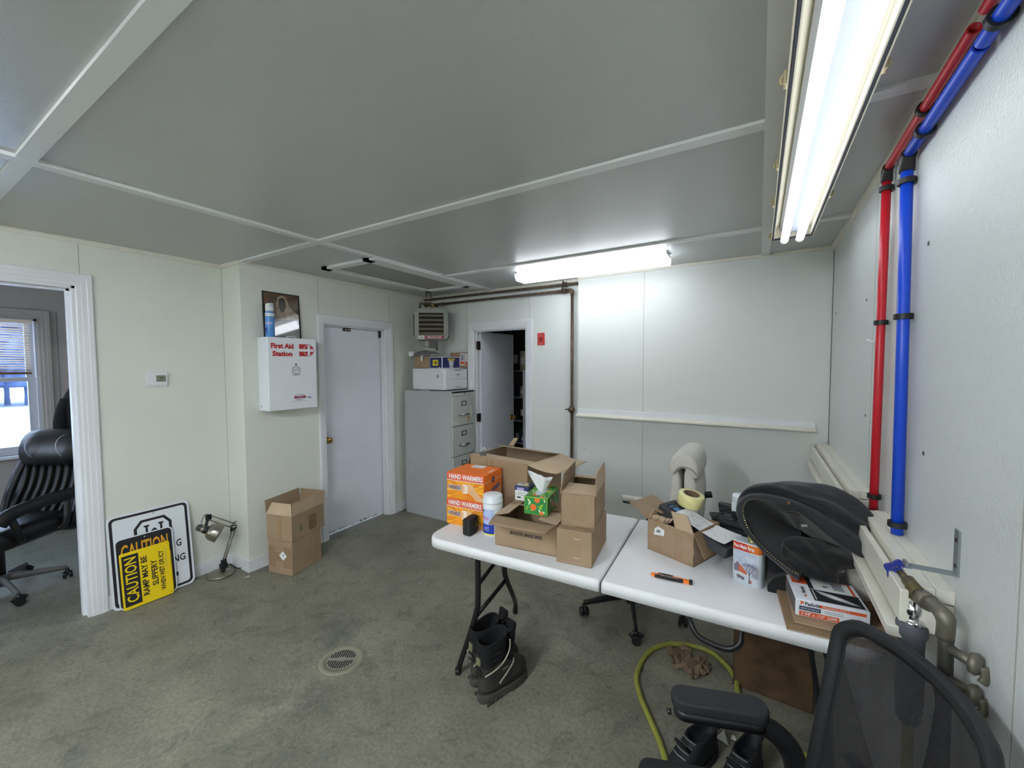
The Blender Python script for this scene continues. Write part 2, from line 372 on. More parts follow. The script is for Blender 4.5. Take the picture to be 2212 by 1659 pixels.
# window of the office
b = MB(); y0, y1, z0, z1 = -.2, 1.045, .77, 2.11
WF = mat('window_frame_paint', (200, 200, 205), .5)
b.b2((WX-.1, y0, z0), (WX+.004, y0+.03, z1), WF); b.b2((WX-.1, y1-.02, z0), (WX+.004, y1, z1), WF); b.b2((WX-.1, y0, z1-.02), (WX+.004, y1, z1), WF); b.b2((WX-.1, y0, z0), (WX-.02, y1, z0+.03), WF)
casing(b, 'x', WX, y0, y1, z1, w=.09, m=mat('office_trim', (176, 168, 160), .6))
W1 = struct(b.obj('window_1'))
k = MB(); xs = WX-.05
k.b2((xs-.02, y0+.03, 1.49), (xs+.02, y1-.02, 1.53), WF); k.b2((xs-.02, y0+.03, z0+.03), (xs+.02, y1-.02, z0+.08), WF)
for yy in (y0+.03, y1-.075): k.b2((xs-.02, yy, z0+.03), (xs+.02, yy+.055, 1.49), WF); k.b2((xs-.06, yy, 1.49), (xs-.025, yy+.055, z1-.02), WF)
k.obj('window_sash', W1)
GL = mat('window_glass', (235, 243, 250), 0.02, trans=1.0)
k = MB(); k.b2((xs-.004, y0+.05, z0+.06), (xs, y1-.05, 1.51), GL); k.b2((xs-.044, y0+.05, 1.49), (xs-.04, y1-.05, z1-.02), GL); k.obj('window_glass', W1)
k = MB(); k.b2((WX-.02, y0-.05, z0-.025), (WX+.07, y1+.05, z0), WHITE); k.obj('window_sill', W1)
W2 = MB(); casing(W2, 'y', -2.6, -5.9, -4.2, 2.1, w=.09, m=MATS['office_trim']); W2.b2((-5.9, -2.66, 1.43), (-4.2, -2.62, 1.48), WF); W2 = struct(W2.obj('added_window'))  # unseen window, added to let more daylight into the office
# bent mini blind
BLI = mat('blind_slat', (240, 222, 198), .5)
bl = thing('window_blind', 'bent beige mini blind half lowered over the office window', 'blind', (WX+.02, .42, 2.06))
k = MB(); k.b2((-.02, -.60, 0), (.02, .585, .035), BLI); k.obj('headrail', bl)
k = MB(); k.b2((-.013, -.6, -.50), (.013, .57, -.475), mat('bottom_rail_brown', (128, 96, 76), .5)); k.obj('bottom_rail', bl)
k = MB(); rr = random.Random(3)
for i in range(20):
    z = -.012-i*.0235; sag = rr.uniform(-.012, .03) if i % 3 else .0; rows = []
    for s_ in range(7):
        yy = -.6+1.17*s_/6; zz = z+sag*(1-s_/6)*1.2+rr.uniform(-.002, .002)
        rows.append([(-.012, yy, zz-.006), (.012, yy, zz+.006)])
    k.grid(rows, BLI)
k.obj('slats', bl, recalc=False)
k = MB()
for yy in (-.4, .3): k.cyl((.014, yy, .0), (.014, yy, -.48), .0015, BLI, n=6)
k.obj('cord', bl)
# snowy yard and the trees beyond it
SN = mat('snow', (176, 182, 194), .9, var=.05, vscale=.6)
g = MB(); rows = [[(x, y, -.55+.25*noise.noise(V((x*.3, y*.3, 0)))) for y in range(-30, 34, 2)] for x in range(-46, -6, 2)]
g.grid(rows, SN); struct(g.obj('floor_yard'))
TR = mat('far_trees', (84, 100, 136), .9, var=.3, vscale=1.2)
g = MB(); rr = random.Random(5)
for i in range(90):
    y = -26+i*.62+rr.uniform(-.3, .3); x = -37+rr.uniform(-4, 2); h_ = rr.uniform(5, 9)
    g.cyl((x, y, -.9), (x, y, h_*.3), .12, TR, n=6)
    for q in range(4): g.cyl((x, y, h_*(.08+.21*q)), (x, y, h_*(.42+.2*q)), 1.5-.32*q, TR, r2=.05, n=8)
o = g.obj('far_trees'); o['kind'] = 'stuff'; tag(o, 'bluish row of trees standing beyond the snowy yard outside the office window', 'trees')

# ledges on the walls
def ledge(name, label, boxes, m=TRIMW):
    b = MB()
    for lo, hi in boxes: b.b2(lo, hi, m, bev=.003, seg=1)
    return tag(b.obj(name), label, 'rail')
t = thing('wall_rail', 'long white painted board with a lip across the far back wall', 'rail', (-.55, YB, 1.18))
b = MB(T(.55, -YB, -1.18)); b.b2((-1.437, YB-.02, 1.165), (.352, YB, 1.222), WHITE, bev=.002); b.obj('board', t)
b = MB(T(.55, -YB, -1.18))
b.prism([(YB-.02, 1.182), (YB-.07, 1.166), (YB-.07, 1.156), (YB-.02, 1.165)], -1.437, .352, TRIMW, Matrix(((0, 0, 1, 0), (1, 0, 0, 0), (0, 1, 0, 0), (0, 0, 0, 1)))); b.obj('lip', t)
for nm, ya, yb_, zt, lb in (('wall_rail', 2.30, YB-.005, 1.072, 'cream wooden rail on the right wall running into the far corner'), ('wall_rail', 1.41, 2.06, 1.062, 'short white wooden rail on the right wall below the blue pipe')):
    t = thing(nm, lb, 'rail', (XR, (ya+yb_)/2, zt)); Mi = T(-XR, -(ya+yb_)/2, -zt)
    b = MB(Mi); b.b2((XR-.035, ya, zt-.035), (XR, yb_, zt), TRIMW, bev=.002); b.b2((XR-.072, ya, zt-.038), (XR-.0355, yb_, zt-.002), TRIMW, bev=.002); b.obj('cap_board', t)
    b = MB(Mi); b.b2((XR-.074, ya, zt-.12), (XR, yb_, zt-.0385), TRIMW, bev=.002); b.obj('backing_board', t)
    b = MB(Mi); b.b2((XR-.102, ya, zt-.105), (XR-.084, yb_, zt-.02), TRIMW, bev=.002)
    b.b2((XR-.086, ya, zt-.1), (XR-.072, yb_, zt-.04), TRIMW)
    if ya < 2: b.cyl((XR-.1025, 1.97, zt-.058), (XR-.1015, 1.97, zt-.058), .011, BLACK, n=16)
    b.obj('front_strip', t)
    b = MB(Mi); b.b2((XR-.125, ya, zt-.15), (XR-.06, yb_, zt-.122), TRIMW, bev=.002); b.obj('bottom_lip', t)

# ================================================================== LAMPS
def wrap_light(name, label, M, L, glow):
    t = thing(name, label, 'ceiling light', M=M)
    b = MB(); b.b2((-L/2, -.07, -.03), (L/2, .07, 0), WHITE, bev=.003); b.obj('housing', t)
    b = MB(); prof = [(-.095, -.028), (-.098, -.05), (-.075, -.08), (.075, -.08), (.098, -.05), (.095, -.028)]
    b.prism(prof, -L/2+.006, L/2-.006, glow, Matrix(((0, 0, 1, 0), (1, 0, 0, 0), (0, 1, 0, 0), (0, 0, 0, 1)))); b.obj('lens', t)
    for s in (-1, 1):
        b = MB(); x = s*(L/2-.003); b.prism([(-.1, -.026), (-.103, -.052), (-.078, -.084), (.078, -.084), (.103, -.052), (.1, -.026)], x-.003, x+.003, mat('end_cap', (240, 242, 245), .5, trans=.3), Matrix(((0, 0, 1, 0), (1, 0, 0, 0), (0, 1, 0, 0), (0, 0, 0, 1)))); b.obj('end_cap', t)
    return t
wrap_light('fluorescent_light', 'lit white wraparound light on the ceiling before the back wall', T(-1.19, 3.14, H), 1.235, GLOW)
wrap_light('fluorescent_light', 'lit white wraparound light on the ceiling just behind the photographer', T(-1.25, -.72, H) @ RZ(90), 1.235, GLOWM)
wrap_light('fluorescent_light', 'lit white wraparound light on the ceiling at the rear wall of the room', T(-1.2, -2.1, H), 2.4, GLOWR)
# long open tube fixture
FX = mat('fixture_shell', (214, 208, 186), .5); RUB = mat('rubber_gasket', (52, 56, 64), .6); CLIP = mat('tan_latch', (205, 188, 150), .5)
t = thing('tube_light', 'long two-tube light with open diffuser on the ceiling by the right wall', 'ceiling light', (.148, 1.64, H))
ya, yb_ = -1.22, 1.225
def ext(b, prof, y0, y1, m): b.prism(prof, y0, y1, m, Matrix(((1, 0, 0, 0), (0, 0, 1, 0), (0, 1, 0, 0), (0, 0, 0, 1))))
b = MB()
ext(b, [(-.096, -.082), (-.09, -.03), (-.06, -.006), (.06, -.006), (.09, -.03), (.096, -.082), (.091, -.082), (.086, -.033), (.058, -.011), (-.058, -.011), (-.086, -.033), (-.091, -.082)], ya, yb_, FX)
for y in (ya, yb_): b.prism([(-.096, -.082), (-.09, -.03), (-.06, -.006), (.06, -.006), (.09, -.03), (.096, -.082)], y-.002, y+.002, FX, Matrix(((1, 0, 0, 0), (0, 0, 1, 0), (0, 1, 0, 0), (0, 0, 0, 1))))
for yy in (-1.0, 0, 1.0): b.b2((-.03, yy-.03, -.008), (.03, yy+.03, 0), FX)
b.obj('housing', t)
b = MB()
for s in (-1, 1):
    b.b2((s*.0915-.0035, ya, -.087), (s*.0915+.0035, yb_, -.079), RUB)
    b.b2((s*.0985-.002, ya-.004, -.0865), (s*.0985+.002, yb_+.004, -.076), FX)
    b.b2((s*.0855-.002, ya+.01, -.085), (s*.0855+.002, yb_-.01, -.072), FX)
for y in (ya, yb_): b.b2((-.095, y-.004, -.087), (.095, y+.004, -.079), RUB)
b.obj('gasket', t)
b = MB(); ext(b, [(-.06, -.035), (-.045, -.062), (.045, -.062), (.06, -.035), (.05, -.03), (-.05, -.03)], ya+.03, yb_-.03, mat('reflector_white', (128, 133, 142), .5)); b.obj('reflector', t)
for s in (-1, 1):
    b = MB(); b.cyl((s*.036, -1.185, -.105), (s*.036, 1.185, -.105), .019, TUBE, n=20)
    b.obj('fluorescent_tube', t)
    for y in (-1.19, 1.19):
        b = MB(); b.cyl((s*.036, y-.012, -.105), (s*.036, y+.012, -.105), .0195, WHITE, n=16); b.b2((s*.036-.014, y-.006, -.1), (s*.036+.014, y+.006, -.05), WHITE); b.obj('socket', t)
for s, ys in ((-1, (-.33, .2, .62, 1.2)), (1, (-.27, .62))):
    for y in ys:
        b = MB(); b.b2((s*.1, y-.012, -.088), (s*.108, y+.012, -.05), CLIP, bev=.002); b.tube([(s*.106, y, -.055), (s*.112, y, -.062), (s*.113, y, -.072), (s*.110, y+.004, -.078)], .004, CLIP, n=8, sm=3); b.obj('latch', t)

# ================================================================== PIPES
CLB = mat('pipe_clamp_black', (24, 24, 26), .5)
def pipe(name, label, pts, r, m, elbows=(), clamps=(), hollow=None):
    t = thing(name, label, 'pipe', pts[0]); Mi = T(*(-V(pts[0])))
    b = MB(Mi)
    b.tube(pts, r, m, n=16, caps=(True, hollow is None))
    if hollow:
        a, c = V(pts[-1]), (V(pts[-1])-V(pts[-2])).normalized()
        b.skin([b.ring(a, c, r, 16), b.ring(a, c, r*.72, 16), b.ring(a-c*.03, c, r*.7, 16)], m, caps=(False, True))
    b.obj('tubing', t)
    for e in elbows: k = MB(Mi); k.tube(e, r*1.22, mat('black_fitting', (44, 42, 42), .45), n=14); k.obj('elbow', t)
    for c, ax in clamps:
        k = MB(Mi); c = V(c); d = V(ax)
        for q in (-1, 1): k.skin([k.ring(c+d*.009*q, d, r*1.12, 18), k.ring(c+d*.009*q, d, r*1.5, 18)], CLB, caps=(False, False))
        k.skin([k.ring(c-d*.009, d, r*1.5, 18), k.ring(c+d*.009, d, r*1.5, 18)], CLB, caps=(False, False)); k.skin([k.ring(c-d*.009, d, r*1.12, 18), k.ring(c+d*.009, d, r*1.12, 18)], CLB, caps=(False, False))
        side = V((0, 1, 0)) if abs(d.z) > .5 else V((0, 0, 1))
        e0 = c+side*r*1.3; wl = V((XR, e0.y, e0.z))+side*.015
        k.tube([e0, wl], (.009, .005), CLB, n=8); k.obj('clamp', t)
    return t
xr_ = XR-.024; rp = .0145
pipe('water_pipe', 'red plastic pipe dropping down the right wall', [(xr_, 2.128, .80), (xr_, 2.12, 1.6), (xr_, 2.108, 2.352)], rp, RED, clamps=(((xr_, 2.123, 1.10), (0, 0, 1)), ((xr_, 2.117, 1.79), (0, 0, 1)), ((xr_, 2.109, 2.30), (0, 0, 1))), elbows=([(xr_, 2.108, 2.325), (xr_, 2.108, 2.366), (xr_, 2.085, 2.374)],))
pipe('water_pipe', 'blue plastic pipe dropping down the right wall', [(xr_, 1.802, 1.063), (xr_, 1.825, 1.7), (xr_, 1.852, 2.29)], .0165, BLUE, clamps=(((xr_, 1.805, 1.095), (0, 0, 1)), ((xr_, 1.828, 1.785), (0, 0, 1)), ((xr_, 1.850, 2.23), (0, 0, 1))), elbows=([(xr_, 1.852, 2.262), (xr_, 1.852, 2.304), (xr_, 1.830, 2.314)],))
pipe('water_pipe', 'red plastic pipe under the ceiling edge with an open cut end', [(xr_, 2.085, 2.374), (xr_, 1.7, 2.386), (xr_, 1.375, 2.394)], rp-.001, RED, clamps=(((xr_, 1.70, 2.386), (0, 1, 0)),), hollow=1)
pipe('water_pipe', 'blue plastic pipe under the red one with an open cut end', [(xr_, 1.830, 2.314), (xr_, 1.6, 2.322), (xr_, 1.335, 2.330)], .0155, BLUE, clamps=(((xr_, 1.69, 2.320), (0, 1, 0)),), hollow=1)
pipe('water_pipe', 'short red pipe stub at the top right photo corner', [(xr_, 0.6, 2.402), (xr_, 1.0, 2.398), (xr_, 1.315, 2.395)], rp-.001, RED, hollow=1)
pipe('water_pipe', 'short blue pipe piece at the top right photo corner', [(xr_, 0.6, 2.342), (xr_, 1.0, 2.336), (xr_, 1.322, 2.331)], .0155, BLUE, clamps=(((xr_, 1.25, 2.333), (0, 1, 0)),), hollow=1)
# little white cable hooks on the right wall
for y, z, lb in ((1.885, 1.765, 'small white plastic cable hook beside the blue pipe'), (2.31, 1.74, 'small white plastic cable hook beside the red pipe')):
    b = MB(T(XR, y, z)); b.b2((-.003, -.012, -.02), (0, .012, .02), WHITE); b.tube([(-.002, 0, -.014), (-.022, 0, -.014), (-.03, 0, -.004)], .004, WHITE, n=8); b.b2((-.024, -.011, -.02), (0, .011, -.016), WHITE)
    o = b.obj('cable_hook'); o.location = (0, 0, 0); tag(o, lb, 'hook')
# gas line on the back wall
RUST = mat('rusty_black_iron', (74, 62, 54), .6, .4, col2=(104, 86, 70), vscale=14)
yp = YR-.045
t = thing('gas_pipe', 'rusty upper iron pipe running along the top of the back wall', 'pipe', (-3.39, yp, 2.4)); Mi = T(3.39, -yp, -2.4)
b = MB(Mi); b.tube([(-3.385, yp, 2.398), (-1.442, yp, 2.392)], .013, RUST); b.obj('pipe_run', t)
b = MB(Mi); b.lathe([(0, -.02), (.024, -.02), (.026, -.008), (.017, 0), (.026, .008), (.024, .02), (0, .02)], RUST, T(-1.59, yp, 2.392) @ RY(90), n=8, smooth=False); b.cyl((-1.61, yp, 2.4), (-1.61, yp, 2.432), .006, RUST, n=8); b.obj('union_valve', t)
t = thing('gas_pipe', 'rusty iron pipe bending down the back wall beside the panel edge', 'pipe', (-1.53, yp, 2.33)); Mi = T(1.53, -yp, -2.33)
b = MB(Mi); b.tube([(-3.38, yp, 2.332), (-1.535, yp, 2.335)], .013, RUST); b.tube([(-1.515, yp, 2.32), (-1.518, yp, 0.02)], .014, RUST); b.obj('pipe_run', t)
b = MB(Mi); b.tube([(-1.56, yp, 2.335), (-1.53, yp, 2.335), (-1.516, yp, 2.325), (-1.515, yp, 2.29)], .0185, RUST); b.obj('elbow', t)
b = MB(Mi); b.lathe([(0, -.02), (.024, -.02), (.026, -.008), (.017, 0), (.026, .008), (.024, .02), (0, .02)], RUST, T(-1.60, yp, 2.335) @ RY(90), n=8, smooth=False); b.cyl((-1.62, yp, 2.34), (-1.62, yp, 2.372), .006, RUST, n=8); b.obj('union_valve', t)
b = MB(Mi); b.cyl((-1.54, yp-.015, 1.205), (-1.49, yp-.015, 1.205), .02, RUST, n=14); b.b2((-1.575, yp-.022, 1.2), (-1.53, yp-.012, 1.212), RUST); b.cyl((-1.518, yp, 1.17), (-1.518, yp, 1.24), .02, RUST, n=10); b.obj('shutoff_valve', t)

# unit heater hung in the far left corner
HG = mat('heater_grey', (132, 134, 128), .5, .3, var=.08, vscale=8); LV = mat('heater_louver', (118, 108, 90), .55)
Mh = frame((-3.012, 3.31, 2.075), (.80, .60, 0), (0, 0, 1))   # local x right, y up, z towards camera
t = thing('unit_heater', 'grey box heater with slatted front hung in the far left corner', 'heater', M=Mh)
b = MB(); b.prism(rrect(.36, .335, .055), -.20, 0, HG, smooth=True)
b.hole_plate(rrect(.335, .31, .045), rrect(.262, .235, .004, n=5), -.002, .012, HG); b.obj('cabinet', t)
b = MB(); b.b2((-.132, -.12, -.001), (.132, .12, .002), BLACKM); b.obj('grille_opening', t)
for i in range(5):
    b = MB(); y = .092-i*.047; b.sheet([(-.128, y+.010, .004), (.128, y+.010, .004), (.128, y-.017, .024), (-.128, y-.017, .024)], .003, LV); b.obj('louver', t)
b = MB(); b.b2((-.135, -.160, .004), (.135, -.126, .016), mat('heater_badge_red', (142, 34, 48), .4)); b.b2((-.135, -.160, .0165), (-.072, -.126, .0172), PAPER)
b.text('MODINE', T(.032, -.143, .017), .018, PAPER, w=.145, bold=.01); b.text('AIR', T(-.104, -.143, .018), .016, INK, w=.045, bold=.02); b.obj('badge', t)
b = MB(); b.b2((-.03, -.255, -.10), (.06, -.17, -.03), mat('control_box', (92, 84, 74), .6, .4)); b.b2((-.015, -.245, -.03), (.045, -.18, -.026), mat('control_cover', (66, 66, 70), .5)); b.cyl((.05, -.2, -.06), (.05, -.28, -.06), .012, RUST); b.obj('control_box', t)
b = MB(); b.tube([(-.15, -.16, -.1), (-.1, -.23, -.08), (-.02, -.245, -.07)], .006, HG, n=8, sm=4); b.obj('conduit', t)
b = MB(); b.cyl((-.195, .11, -.12), (-.195, -.12, -.12), .010, BLACK); b.tube([(-.17, .12, -.10), (-.195, .11, -.12), (-.195, .04, -.12)], .007, BLACK, n=8); b.obj('side_pipe', t)
b = MB()
for x in (-.06, -.01): b.cyl((x, .16, -.1), (x, .364, -.1), .004, RUST, n=8)
b.obj('hanger_rod', t)
b = MB(); b.tube([(-.13, .165, -.12), (-.13, .235, -.12), (-.02, .235, -.13), (.02, .225, -.15), (.05, .225, -.2)], .016, RUST, n=10); b.cyl((.04, .225, -.12), (.12, .235, -.12), .014, RUST); b.lathe([(0, 0), (.022, 0), (.022, .03), (0, .03)], mat('old_brass', (140, 112, 62), .4, .8), T(0, .2, -.12) @ RX(-90), n=8, smooth=False); b.cyl((.12, .25, -.12), (.125, .21, -.12), .016, RUST); b.obj('supply_piping', t)

# red switch plate
Ms = frame((-1.865, YR-.0005, 1.89), (1, 0, 0), (0, 0, 1))
REDP = mat('plate_red', (190, 44, 40), .4)
b = MB(Ms); b.prism(rrect(.078, .122, .006), 0, .006, REDP); b.b2((-.012, -.018, .006), (.012, .018, .008), REDP); b.b2((-.006, -.012, .008), (.006, .010, .014), BLACK)
b.text('ON', T(0, .045, .0065), .006, PAPER); b.text('EMERGENCY', T(0, .03, .0065), .006, PAPER, w=.04); b.text('SHUTOFF', T(0, -.044, .0065), .007, PAPER, w=.032)
tag(b.obj('switch_plate'), 'red emergency switch plate on the back wall right of the open door', 'switch')
# thermostat
Mt = frame((XL2+.0005, 1.18, 1.54), (0, 1, 0), (0, 0, 1))
t = thing('thermostat', 'white wall thermostat with a grey screen beside the open doorway', 'thermostat', M=Mt)
b = MB(); b.prism(rrect(.118, .104, .008), 0, .012, WHITE); b.prism(rrect(.108, .082, .006), .012, .024, WHITE); b.obj('case', t)
b = MB(); b.b2((-.01, -.018, .024), (.045, .028, .0248), mat('lcd_grey', (124, 132, 116), .3)); b.text('70', T(.02, .006, .0252), .018, INK); b.obj('screen', t)
# floor drain
DR = mat('drain_metal', (150, 148, 132), .55, .3)
c = at(738, 1425, z=0)
t = thing('floor_drain', 'round slotted metal drain set in the concrete floor', 'drain', (c.x, c.y, 0), rz=33)
b = MB(); b.lathe([(.082, .0), (.082, .004), (.115, .003), (.118, .0)], mat('drain_rim', (136, 132, 114), .7), caps=(False, False), n=40); b.obj('rim', t)
b = MB(); b.lathe([(0, .0035), (.08, .0035), (.082, 0)], DR, caps=(False, False), n=40, smooth=False)
for sgn in (-1, 1):
    for i in range(-5, 6):
        x = i*.0125; yl = math.sqrt(.072**2-x*x); y0_ = .010 if abs(i) > 1 else .017
        b.b2((x-.0036, sgn*y0_, .0036), (x+.0036, sgn*yl, .0042), BLACKM)
b.obj('grate', t)

# ================================================================== LEFT WALL THINGS
YZ = lambda x, y, z: frame((x, y, z), (0, 1, 0), (0, 0, 1))     # local x -> +Y, y -> up, z -> into the room
# first aid cabinet
FA = mat('cabinet_white', (236, 239, 244), .35)
FAR_ = mat('first_aid_red', (188, 36, 44), .5)
t = thing('first_aid_cabinet', 'white metal first aid cabinet on the wall left of the closed door', 'first aid cabinet', M=YZ(XL, 1.937, 1.275))
w_, h_, d_ = .405, .585, .15
b = MB(); b.b2((-w_/2, 0, 0), (w_/2, h_, d_-.022), FA, bev=.003)
b.prism(rrect(.014, .014, .003), 0, .001, GREYP, T(-w_/2, .035, .035) @ RY(-90)); b.obj('cabinet_body', t)
b = MB(T(0, 0, d_-.02)); b.b2((-w_/2+.0, .0, 0), (w_/2, h_, .02), FA, bev=.004)
L_ = .0204
b.text('First Aid', T(-.088, h_-.068, L_), .038, FAR_, w=.182, bold=.055); b.text('Station', T(-.088, h_-.13, L_), .038, FAR_, w=.162, bold=.055)
# badge: bar ending in a disc with a white cross
cx, cy, r_ = .135, h_-.098, .05
b.poly([(cx-.085, cy-r_)]+[(cx+r_*math.cos(R(a)), cy+r_*math.sin(R(a))) for a in range(-90, 91, 10)]+[(cx-.085, cy+r_)], FAR_, T(0, 0, L_))
b.patch(cx-.086, cy-.011, cx-.03, cy+.011, FA, T(0, 0, L_+.0004))
arc = lambda ra, rb: [(cx+ra*math.cos(R(a)), cy+ra*math.sin(R(a))) for a in range(0, 360, 12)]
P1 = arc(r_*.93, 0); P2 = arc(r_*.86, 0)
b.hole_plate(P1, P2, 0, .0003, FA, T(0, 0, L_+.0005))
b.patch(cx-.011, cy-.041, cx+.011, cy+.041, FA, T(0, 0, L_+.0006)); b.patch(cx-.041, cy-.011, cx+.041, cy+.011, FA, T(0, 0, L_+.0010))
# round corner logo
GRN = mat('logo_green', (60, 120, 80), .6); b.lathe([(0, .0003), (.009, .0003)], GRN, T(.02, h_-.218, L_), caps=(False, False), n=16)
b.hole_plate(rrect(.066, .06, .016, cx=.02, cy=h_-.265), rrect(.058, .052, .012, cx=.02, cy=h_-.265), 0, .0004, INK, T(0, 0, L_))
hx, hy = .02, h_-.265
for P_ in ([(-.016, -.016), (-.016, .004)], [(-.016, .004), (0, .014)], [(0, .014), (.016, .004)], [(.016, .004), (.016, -.016)], [(-.018, .004), (-.018, .018)], [(.018, .004), (.018, .018)], [(-.004, -.016), (-.004, -.002)], [(-.004, -.002), (.006, -.002)]):
    (xa, ya_), (xb, yb2) = P_; dx, dy = xb-xa, yb2-ya_; L2 = math.hypot(dx, dy); nx, ny = -dy/L2*.0016, dx/L2*.0016
    b.poly([(hx+xa-nx, hy+ya_-ny), (hx+xb-nx, hy+yb2-ny), (hx+xb+nx, hy+yb2+ny), (hx+xa+nx, hy+ya_+ny)], INK, T(0, 0, L_))
b.text('LOGISTICS', T(.02, h_-.303, L_), .009, INK, w=.068, bold=.03)
PU = mat('logo_purple', (110, 40, 90), .6)
el = lambda a, c, x, y: [(x+a*math.cos(R(q)), y+c*math.sin(R(q))) for q in range(0, 360, 15)]
b.hole_plate(el(.05, .024, .045, .098), el(.047, .021, .045, .098), 0, .0004, INK, T(0, 0, L_))
b.patch(.0, .088, .09, .1065, FAR_, T(0, 0, L_)); b.patch(.012, .090, .075, .1045, PU, T(0, 0, L_+.0004)); b.text('NORTHERN', T(.044, .0975, L_+.0006), .007, PAPER, w=.05)
b.text('FIRST AID', T(.04, .082, L_), .006, INK, w=.035); b.text('northernfirstaid.com', T(.035, .066, L_), .008, PU, w=.115)
b.poly([(.095, .1), (.145, .082), (.143, .078), (.093, .095)], GREYP, T(0, 0, L_)); b.poly([(.12, .1), (.15, .09), (.148, .083), (.118, .09)], mat('pale_blue_print', (150, 165, 205), .6), T(0, 0, L_+.0003))
b.obj('door', t)
b = MB(T(.03, h_, d_*.5)); b.tube([(-.04, 0, 0), (-.032, .014, 0), (.032, .014, 0), (.04, 0, 0)], .004, FA, n=8, sm=3); b.obj('carry_handle', t)
# spray can
BL1 = mat('can_blue', (84, 148, 214), .3, var=.15, vscale=25); BL2 = mat('can_navy', (26, 52, 160), .3); PK = mat('can_lilac', (180, 170, 215), .3)
zc = 1.861
t = thing('spray_can', 'blue and white aerosol can on top of the first aid cabinet', 'spray can', (-3.345, 1.797, zc))
b = MB(); b.lathe([(.0, 0), (.031, 0), (.033, .004), (.033, .19), (.031, .198), (.026, .204), (0, .204)], BL1, n=28)
for z0, z1, mm, a0, a1 in ((.165, .19, PAPER, 0, 28), (.10, .118, PK, 15, 28), (.02, .075, BL2, 17, 23), (.022, .05, mat('can_teal', (120, 200, 225), .3), 19, 22)):
    rr_ = .0333 if mm is not PAPER else .0332
    rows = [[(rr_*math.cos(2*PI*k/28), rr_*math.sin(2*PI*k/28), z) for k in range(a0, a1+1)] for z in (z0, z1)]
    b.grid(rows, mm)
b.obj('can', t)
b = MB(); b.lathe([(.0, .205), (.029, .205), (.030, .23), (.027, .262), (.024, .266), (0, .266)], PAPER, n=28); b.b2((.004, -.012, .242), (.03, .012, .27), mat('cap_grey', (190, 194, 200), .4)); b.obj('spray_cap', t)
# framed print leaning on the wall
MP = T(-3.392, 1.933, zc) @ RY(-3.5) @ Matrix(((0, 0, 1, 0), (1, 0, 0, 0), (0, 1, 0, 0), (0, 0, 0, 1)))
t = thing('framed_print', 'black framed glossy brown print leaning on top of the first aid cabinet', 'picture', M=MP)
b = MB(); w2, h2 = .153, .376
b.hole_plate([(-w2, 0), (w2, 0), (w2, h2), (-w2, h2)], [(-w2+.009, .009), (w2-.009, .009), (w2-.009, h2-.009), (-w2+.009, h2-.009)], -.014, .003, BLACK); b.obj('frame', t)
b = MB(); pr = mat('print_dark_brown', (74, 62, 54), .06, col2=(128, 98, 74), vscale=7, detail=3, coat=1.0)
b.b2((-w2+.008, .008, -.012), (w2-.008, h2-.008, -.004), pr)
PB_ = mat('print_pale', (176, 158, 136), .06, col2=(134, 112, 92), vscale=16, coat=1.0); PC = mat('print_shadow', (66, 54, 46), .06, coat=1.0); PG = mat('print_grey', (112, 112, 112), .06, col2=(92, 92, 92), vscale=9, coat=1.0)
b.poly([(-.10, .19), (.14, .19), (.142, .13), (.142, .01), (-.14, .01), (-.14, .15)], PG, T(0, 0, -.0037))
b.poly([(-.03, .34), (.01, .358), (.045, .34), (.06, .28), (.10, .235), (.143, .205), (.143, .17), (-.06, .15), (-.05, .2), (-.045, .28)], PB_, T(0, 0, -.0035))
b.poly([(-.022, .325), (.008, .342), (.03, .325), (.036, .27), (.02, .225), (-.005, .215), (-.025, .26)], PC, T(0, 0, -.0033)); b.obj('print', t)

# ---------------------------------------------------------------- signs leaning on the wall
def sign(name, label, w, h, y, xb, lean, M_extra=None, base=WHITE):
    M = T(xb, y, .006) @ RY(-lean) @ Matrix(((0, 0, 1, 0), (1, 0, 0, 0), (0, 1, 0, 0), (0, 0, 0, 1)))
    return thing(name, label, 'sign', M=M)
SW = mat('sign_white', (228, 232, 238), .3); SY2 = mat('sign_amber', (222, 160, 40), .35)
t = sign('logo_sign', 'large white sign with black border leaning behind the caution signs', .46, .625, 1.10, -3.613, 6.2)
W_, H_ = .46, .622
b = MB(); b.prism(rrect(W_, H_, .035, cy=H_/2), -.002, 0, SW)
b.hole_plate(rrect(W_-.026, H_-.026, .03, cy=H_/2), rrect(W_-.058, H_-.058, .02, cy=H_/2), 0, .0004, INK)
def seg(b, P_, wd, m, M=None, cl=False):
    n_ = len(P_)
    for i in range(n_ if cl else n_-1):
        (xa, ya_), (xb, yb2) = P_[i], P_[(i+1) % n_]; dx, dy = xb-xa, yb2-ya_; q = math.hypot(dx, dy); ux, uy = dx/q*wd/2, dy/q*wd/2; nx, ny = -uy, ux
        b.poly([(xa-nx-ux*.6, ya_-ny-uy*.6), (xb-nx+ux*.6, yb2-ny+uy*.6), (xb+nx+ux*.6, yb2+ny+uy*.6), (xa+nx-ux*.6, ya_+ny-uy*.6)], m, M, lift=.0005+.0001*(i % 2))
oc = [(-.085, .40), (-.085, .50), (-.05, .545), (.075, .545), (.11, .50), (.11, .40)]
seg(b, oc, .017, INK)
seg(b, [(-.035, .505), (-.012, .505)], .012, INK); seg(b, [(.045, .505), (.068, .505)], .012, INK)
seg(b, [(-.024, .505), (-.024, .430)], .013, INK); seg(b, [(.057, .505), (.057, .430)], .013, INK); seg(b, [(-.027, .425), (.0165, .475), (.06, .425)], .013, INK)
b.text('G', T(.15, .325, .0005), .052, INK, bold=.02, w=.032); b.text('NG', T(.145, .215, .0005), .05, INK, bold=.02, w=.075); b.patch(.118, .09, .133, .118, INK, T(0, 0, .0005))
